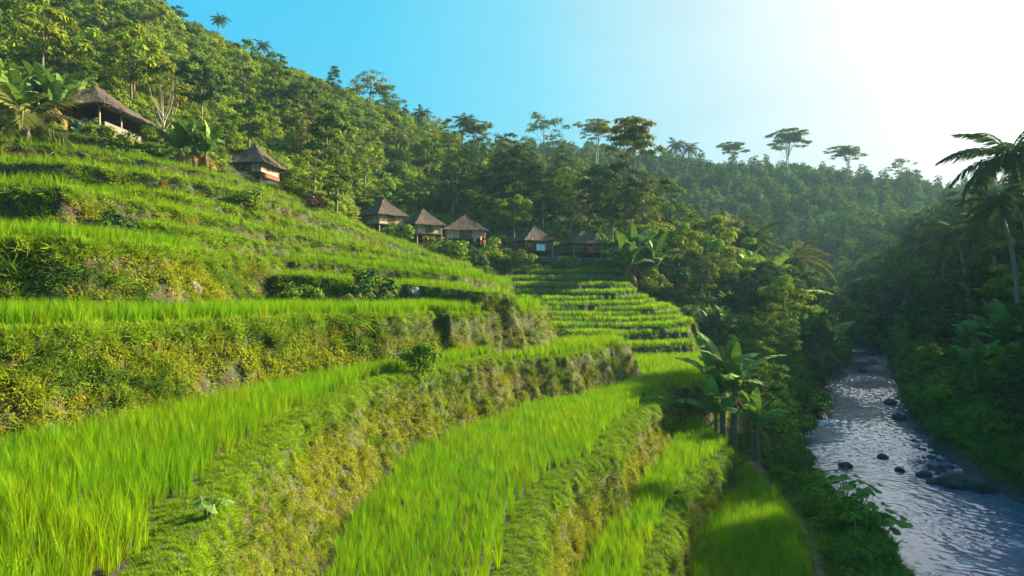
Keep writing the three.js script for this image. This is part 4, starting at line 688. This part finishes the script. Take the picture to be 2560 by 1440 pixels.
{
  const kinds = [['round', 'broadleaf_tree', ['dark round', 'green round', 'light green round', 'olive round']], ['big', 'broadleaf_tree', ['large dark', 'large green', 'large light green']], ['tall', 'broadleaf_tree', ['tall dark narrow', 'tall green narrow', 'tall olive narrow']], ['loose', 'broadleaf_tree', ['open-crowned green', 'open-crowned olive', 'open-crowned light green']]];
  let n = 0;
  for (let i = 0; i < 9000 && n < 235; i++) {
    const az = rr(-39, 40) * Math.PI / 180, r = 48 * Math.exp(rnd() * Math.log(190 / 48)), x = Math.sin(az) * r, z = Math.cos(az) * r, h = H(x, z);
    if (info.m || info.river < 2.2) continue;
    if (x < -10 && z < 62 && x > -45) continue;
    const open0 = x < -14 && fbm(x * 0.05, z * 0.05, 2, 44) > -0.02; if (open0 && rnd() < 0.5 || x < -12 && rnd() < 0.35 || x < -24 && z < 105 && rnd() < 0.5) continue;
    const right = x > RIVER_X(z), k = rnd() < (right ? 0.3 : 0.22) ? 1 : rnd() < 0.45 ? 0 : rnd() < 0.55 ? 2 : 3;
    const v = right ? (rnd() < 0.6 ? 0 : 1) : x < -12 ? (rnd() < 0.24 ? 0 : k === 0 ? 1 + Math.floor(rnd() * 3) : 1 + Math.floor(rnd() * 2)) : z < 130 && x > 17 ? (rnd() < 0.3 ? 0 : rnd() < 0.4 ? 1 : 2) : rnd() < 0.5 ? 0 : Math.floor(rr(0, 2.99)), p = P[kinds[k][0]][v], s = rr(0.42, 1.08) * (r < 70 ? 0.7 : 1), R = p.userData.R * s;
    if (placed.some((q) => Math.hypot(q[0] - x, q[1] - z) < (q[2] + R) * 0.62) || pads.some((q) => Math.hypot(q[0] - x, q[1] - z) < 4.5 + R * 0.5) || blocks(x, z, h, R, p.userData.h * s) || aboveSky(x, z, h + p.userData.h * s - rr(0, x < 0 ? 5 : 1))) continue;
    const open = x < -20 && fbm(x * 0.05, z * 0.05, 2, 44) > 0.08; if (open && rnd() < 0.75) continue;   // the grassy clearings of the slope
    const kind = kinds[k][2][v] + ' tree', zone = zoneOf(x, z);
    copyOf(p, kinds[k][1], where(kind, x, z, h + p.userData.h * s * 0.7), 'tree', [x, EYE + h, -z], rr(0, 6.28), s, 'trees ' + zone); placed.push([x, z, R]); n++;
  }
  // palms in the gorge and on the right bank
  for (let i = 0, k = 0; i < 1400 && k < 30; i++) {
    const az = rr(12, 38) * Math.PI / 180, r = rr(70, 175), x = Math.sin(az) * r, z = Math.cos(az) * r, h = H(x, z); if (info.m || info.river < 2 || x < 24) continue;
    const s = rr(0.8, 1.3); if (placed.some((q) => Math.hypot(q[0] - x, q[1] - z) < 3.2) || blocks(x, z, h, 3, 10)) continue;
    const right = x > RIVER_X(z), zone = right ? 'on the shaded right bank' : 'in the wood by the gorge'; copyOf(palmGrove[right ? 2 : 0], 'palm_tree', where('coconut palm', x, z, h + 8), 'palm tree', [x, EYE + h, -z], rr(0, 6.28), s, 'palms ' + zone); placed.push([x, z, 3]); k++;
  }
  // bananas along the lower slope
  for (let i = 0, k = 0; i < 2500 && k < 26; i++) {
    const px = rr(700, 2350), z = rr(84, 122), x = (px - 1280) / F * z, h = H(x, z); if (info.m || info.river < 1.5) continue;
    if (placed.some((q) => Math.hypot(q[0] - x, q[1] - z) < 2.2) || pads.some((q) => Math.hypot(q[0] - x, q[1] - z) < 4.5) || blocks(x, z, h, 2, 4)) continue;
    const zone = zoneOf(x, z); copyOf(banana[2 - (k % 3 === 0 ? 1 : 0)], 'banana_plant', where('banana plant', x, z, h + 2), 'banana plant', [x, EYE + h, -z], rr(0, 6.28), rr(0.8, 1.2), 'banana plants ' + zone); placed.push([x, z, 1.5]); k++;
  }
  // open-crowned trees on the right bank just outside the frame: they dapple the low terraces
  for (const [x, z, s] of [[44, 34, 1.5], [42, 20, 1.4], [47, 48, 1.5], [37, 9, 1.3]]) { copyOf(P.loose[0], 'broadleaf_tree', 'tall open-crowned tree on the right river bank', 'tree', [x, EYE + H(x, z), -z], x * 3, s, 'tall trees of the right river bank'); placed.push([x, z, 5]); }
  // the hill on the right outside the frame, whose trees shade the river and the low terraces
  for (let i = 0, k = 0; i < 1500 && k < 60; i++) {
    const x = rr(36, 120), z = rr(-10, 90), h = H(x, z); if (Math.abs(Math.atan2(x, z)) < 0.66 || info.river < 4) continue;
    const p = P.big[0], s = rr(0.8, 1.3); if (placed.some((q) => Math.hypot(q[0] - x, q[1] - z) < 5)) continue;
    copyOf(p, 'broadleaf_tree', 'large dark tree on the hill right of the river', 'tree', [x, EYE + h, -z], rr(0, 6.28), s, 'trees on the hill right of the river'); placed.push([x, z, 5]); k++;
  }
}
// far forest and the undergrowth
reseed(63);
const farTree = [0, 1, 2].map((k) => { const t = makeTree({ H: 10 + 2 * k, R: 4 - 0.5 * k, V: 3.6 + 0.8 * k, clumps: 42, per: 20, leaf: 0.85, clumpR: 1.3, mat: G.mid }); return t.children[1].geometry; });
const farMat = M.leaf(0.085, 0.148, 0.009);
{
  const it = [];
  for (let i = 0; i < 16000 && it.length < 5200; i++) {
    const az = rr(-15, 42) * Math.PI / 180, r = 175 * Math.exp(rnd() * Math.log(470 / 175)), x = Math.sin(az) * r, z = Math.cos(az) * r, h = H(x, z);
    if (info.river < 4) continue;
    const low = aboveSky(x, z, h + 12); if (low && aboveSky(x, z, h + 5)) continue;
    const v = rr(0.55, 1.35), w = rr(-0.2, 0.3); it.push([x, z, EYE + h - 0.6, low ? 0.4 : rr(0.36, 0.85), rr(0.8, 1.2), rr(0, 6.28), lin(v * (1 + w), v, v * (1 - w * 0.5))]);
  }
  scatter('far_forest', farTree, farMat, it, { label: 'hazy dense forest covering the far side of the valley', category: 'forest' });
}
{
  const sets = [[], [], []];
  for (let i = 0; i < 36000; i++) {
    const az = rr(-40, 41) * Math.PI / 180, r = 26 * Math.exp(rnd() * Math.log(440 / 26)), x = Math.sin(az) * r, z = Math.cos(az) * r, h = H(x, z);
    if (info.m || info.river < 0.9 || path(x, z) < 0.9) continue;
    if (pads.some((q) => Math.hypot(q[0] - x, q[1] - z) < 3.6)) continue;
    const k = clamp(r / 90, 0.3, 2.6), s = k * rr(0.5, 1.1); if (blocks(x, z, h, s, 1.6 * s, [])) continue;
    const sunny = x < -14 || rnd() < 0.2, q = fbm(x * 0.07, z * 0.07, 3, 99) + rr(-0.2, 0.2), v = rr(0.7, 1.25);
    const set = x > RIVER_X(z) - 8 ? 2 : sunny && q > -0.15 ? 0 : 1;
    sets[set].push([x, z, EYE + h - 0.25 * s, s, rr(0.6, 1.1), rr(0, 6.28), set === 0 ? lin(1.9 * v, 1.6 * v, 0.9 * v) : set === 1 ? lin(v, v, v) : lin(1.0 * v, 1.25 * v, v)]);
  }
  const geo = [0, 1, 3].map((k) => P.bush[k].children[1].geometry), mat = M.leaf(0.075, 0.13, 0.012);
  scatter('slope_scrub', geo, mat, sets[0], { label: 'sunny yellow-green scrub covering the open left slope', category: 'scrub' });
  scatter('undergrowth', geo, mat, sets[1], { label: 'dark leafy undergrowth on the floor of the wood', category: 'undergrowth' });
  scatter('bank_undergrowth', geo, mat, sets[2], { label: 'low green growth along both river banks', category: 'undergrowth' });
}
// ------------------------------------------------------------------ stones, leaves, small things
reseed(71);
const onRiver = (px, py) => { const z = EYE * F / (py - 720); return [(px - 1280) / F * z, z]; };
[[2115, 1168, 0.55, 'flat dark stone in midstream'], [2052, 1045, 0.8, 'big dark boulder on the left bank at the narrows'], [1970, 1075, 0.6, 'boulder at the foot of the left bank below the bananas'], [1978, 1172, 1.0, 'mossy boulder against the left bank'], [2225, 1010, 0.9, 'dark boulder where the right bank juts out'], [2250, 1048, 0.8, 'mossy boulder below the jutting right bank'], [2395, 1215, 1.25, 'large wet boulder at the right edge of the water'], [2450, 1222, 1.2, 'large wet boulder beside the first on the right edge'], [2250, 1177, 0.4, 'small stone right of the midstream stone'], [2310, 1190, 0.5, 'stone at the tip of the right gravel bar'], [2205, 1145, 0.5, 'low stone upstream of the midstream stone'], [2330, 1208, 0.42, 'wet stone in front of the large boulder pair'], [2160, 930, 0.7, 'dark stone at the far narrows'], [2010, 1110, 0.5, 'stone in the shallows beside the left bank bushes'], [2000, 1150, 0.45, 'round stone at the left waterline'], [2020, 1160, 0.3, 'small stone at the left waterline']].forEach(([px, py, s, l], i) => {
  const [x, z] = onRiver(px, py), o = part('boulder', rockGeo[i % 4], M.rock); o.userData = { label: l, category: 'rock' }; o.position.set(x, s * 0.1, -z); o.scale.set(s, s * 0.6, s * 0.8); o.rotation.y = i;
});
for (let i = 0; i < 24; i++) {
  const px = 2270 + rr(0, 190), py = 1118 + (px - 2270) * 0.42 + rr(-22, 34), [x, z] = onRiver(px, py), s = rr(0.12, 0.34), o = part('river_stone', rockGeo[i % 4], M.rock); o.userData = { label: 'small dark stone on the gravel bar by the right bank', category: 'stone', group: 'stones of the right gravel bar' }; o.position.set(x, s * 0.05, -z); o.scale.set(s * 1.3, s * 0.6, s); o.rotation.y = rr(0, 6);
}
for (let i = 0; i < 18; i++) {
  const py = rr(1085, 1215), e = 1985 + Math.max(0, py - 1150) * 0.75, px = e + rr(-6, 34), [x, z] = onRiver(px, py), s = rr(0.12, 0.3), o = part('river_stone', rockGeo[i % 4], M.rock); o.userData = { label: 'small wet stone along the left waterline', category: 'stone', group: 'stones along the left waterline' }; o.position.set(x, s * 0.05, -z); o.scale.set(s * 1.3, s * 0.7, s); o.rotation.y = rr(0, 6);
}
// pale rock faces in the banks
[[470, 722, 19, 0.55, 'pale grey rock bared in the dark bank of the long row'], [1040, 735, 32, 0.6, 'pale rock at the foot of the grassy bank'], [1300, 1030, 25, 0.35, 'pale stone at the foot of the front bank']].forEach(([px, py, z, s, l], i) => { const [x, zz, h] = hit(px, py, z), o = part('bank_rock', rockGeo[i], HM.stone[1]); o.userData = { label: l, category: 'rock' }; o.position.set(x, EYE + h, -zz); o.scale.set(s, s * 0.7, s * 0.6); o.rotation.y = i; });
// big heart-shaped leaves
function heartLeaf(l) { const L = new Leaves(), n = 12, rim = []; for (let i = 0; i <= n; i++) { const a = i / n * Math.PI * 2, r = l * 0.5 * (0.75 + 0.25 * Math.cos(a) - 0.35 * Math.exp(-Math.pow(Math.abs(a - Math.PI) * 3, 2))); rim.push([Math.cos(a) * r + l * 0.25, -0.12 * l * Math.pow(Math.sin(a), 2) + 0.03 * Math.sin(a * 5) * l, Math.sin(a) * r * 1.05]); } for (let i = 0; i < n; i++) L.tri([l * 0.22, 0.02, 0], rim[i + 1], rim[i], [1, 1, 1]); return L.build(); }
const heart = [heartLeaf(0.75), heartLeaf(0.6)], stalkMat = new THREE.MeshStandardMaterial({ color: lin(0.08, 0.13, 0.03), roughness: 0.7 });
function makeTaro(n, size, mat, spread = 0.5) {
  const o = new THREE.Group();
  for (let i = 0; i < n; i++) { const a = i * 2.4 + rr(-0.3, 0.3), q = spread * Math.sqrt((i + 0.5) / n), h = size * rr(0.7, 1.3), x = Math.cos(a) * q, z = Math.sin(a) * q; const st = shadows(new THREE.Mesh(tube([[x * 0.25, -0.1, z * 0.25], [x * 0.6, h * 0.6, z * 0.6], [x, h, z]], 0.018, 0.01, 5, 4), stalkMat)); st.name = 'stalk'; o.add(st); const f = shadows(new THREE.Mesh(pick(heart), mat)); f.name = 'leaf'; f.position.set(x, h, z); f.rotation.set(rr(-0.3, 0.3), -a, rr(-0.9, -0.2), 'YXZ'); f.scale.setScalar(size * rr(0.8, 1.25)); o.add(f); }
  o.userData = { R: 1, h: size * 1.2 }; return o;
}
const taroG = makeTaro(9, 0.9, banMat.green), taroD = makeTaro(16, 1.0, banMat.green, 0.8), taroY = makeTaro(7, 0.36, banMat.green, 0.25);
[[232, 56, 1.1, 'taro plant below the near corner of the large open hut'], [300, 55, 1.0, 'taro plant below the middle of the low white wall'], [335, 56, 0.9, 'taro plant under the far end of the open hut'], [160, 52, 1.1, 'taro plant beside the young yellow-green palm'], [690, 68, 0.9, 'taro plant right of the small lone hut']].forEach(([px, z, s, l]) => put(taroG, 'taro_plant', 'taro plant', l, px, z, { scale: s }));
[[2110, 1235, 0], [2150, 1262, 1], [2175, 1312, 2], [2205, 1350, 3]].forEach(([px, py, i]) => { const z = 12.6 * F / (py - 720); put(taroD, 'taro_plant', 'taro plant', ['dark round-leaved plant farthest up the bank beside the water', 'dark round-leaved plant with the densest leaves leaning over the water', 'dark round-leaved plant hanging low over the river edge', 'dark round-leaved plant nearest the bottom right water'][i], px, z, { scale: 1.1, base: py }); });
put(taroY, 'broadleaf_weed', 'weed', 'bright broad-leaved weed growing on the front left bund', 520, 11.6, { scale: 0.9 });
// washing and odds and ends by the huts
const cloth = (w, h) => { const g = new THREE.PlaneGeometry(w, h, 10, 8), p = g.attributes.position; for (let i = 0; i < p.count; i++) p.setZ(i, 0.05 * Math.sin(p.getX(i) * 9 + p.getY(i) * 2)); g.computeVertexNormals(); return g; };
const fabric = (r, g, b) => new THREE.MeshStandardMaterial({ color: lin(r, g, b), roughness: 0.95, side: THREE.DoubleSide });
const hang = (name, label, category, w, h, mat, px, py, z, turn = 0) => { const [x, zz, y] = atZ(px, py, z), o = part(name, cloth(w, h), mat); o.userData = { label, category }; o.position.set(x, EYE + y, -zz); o.rotation.y = turn; };
hang('hanging_cloth', 'blue patterned cloth hung at the left end of the large open hut', 'cloth', 0.45, 0.85, fabric(0.03, 0.25, 0.5), 200, 313, 54.5);
hang('hanging_cloth', 'orange cloth on the wall of the white-door hut', 'cloth', 0.6, 0.6, fabric(0.5, 0.12, 0.05), 1325, 612, 102.3, 0.4);
hang('hanging_cloth', 'pale blue sheet hung beside the white door', 'cloth', 1.5, 0.95, fabric(0.5, 0.62, 0.72), 1352, 619, 102.2, 0.42);
hang('hanging_cloth', 'red cloth on the front of the rightmost hut', 'cloth', 0.7, 0.9, fabric(0.5, 0.05, 0.03), 1476, 624, 104.2, 0.3);
{ const [x, z, y] = atZ(1519, 618, 106), o = thing('awning', 'orange-red awning on poles at the right side of the rightmost hut', 'awning', [x, EYE + y - 0.9, -z]); part('canopy', box(1.9, 0.06, 1.4, 0, 1.5, 0).rotateZ(-0.12), fabric(0.42, 0.09, 0.045), o); for (const [a, b] of [[-0.8, 0.55], [0.8, 0.55], [-0.8, -0.55], [0.8, -0.55]]) part('pole', pole(0.035, 1.6, a, 0.7, b), HM.post, o); }
[[1188, 604], [1206, 603]].forEach(([px, py], i) => { const [x, z, y] = atZ(px, py, 100.6), o = thing('wooden_chair', i ? 'orange wooden chair by the middle hut, the right one of two' : 'orange wooden chair by the middle hut, the left one of two', 'chair', [x, EYE + y - 0.3, -z], 0.4 + i); const m = fabric(0.42, 0.16, 0.05); part('seat', box(0.5, 0.05, 0.5, 0, 0.42, 0), m, o); part('backrest', box(0.5, 0.55, 0.05, 0, 0.74, -0.22), m, o); for (const [a, b] of [[-1, 1], [1, 1], [-1, -1], [1, -1]]) part('leg', box(0.05, 0.6, 0.05, a * 0.22, 0.09, b * 0.22), m, o); });
renderer.render(scene, camera);
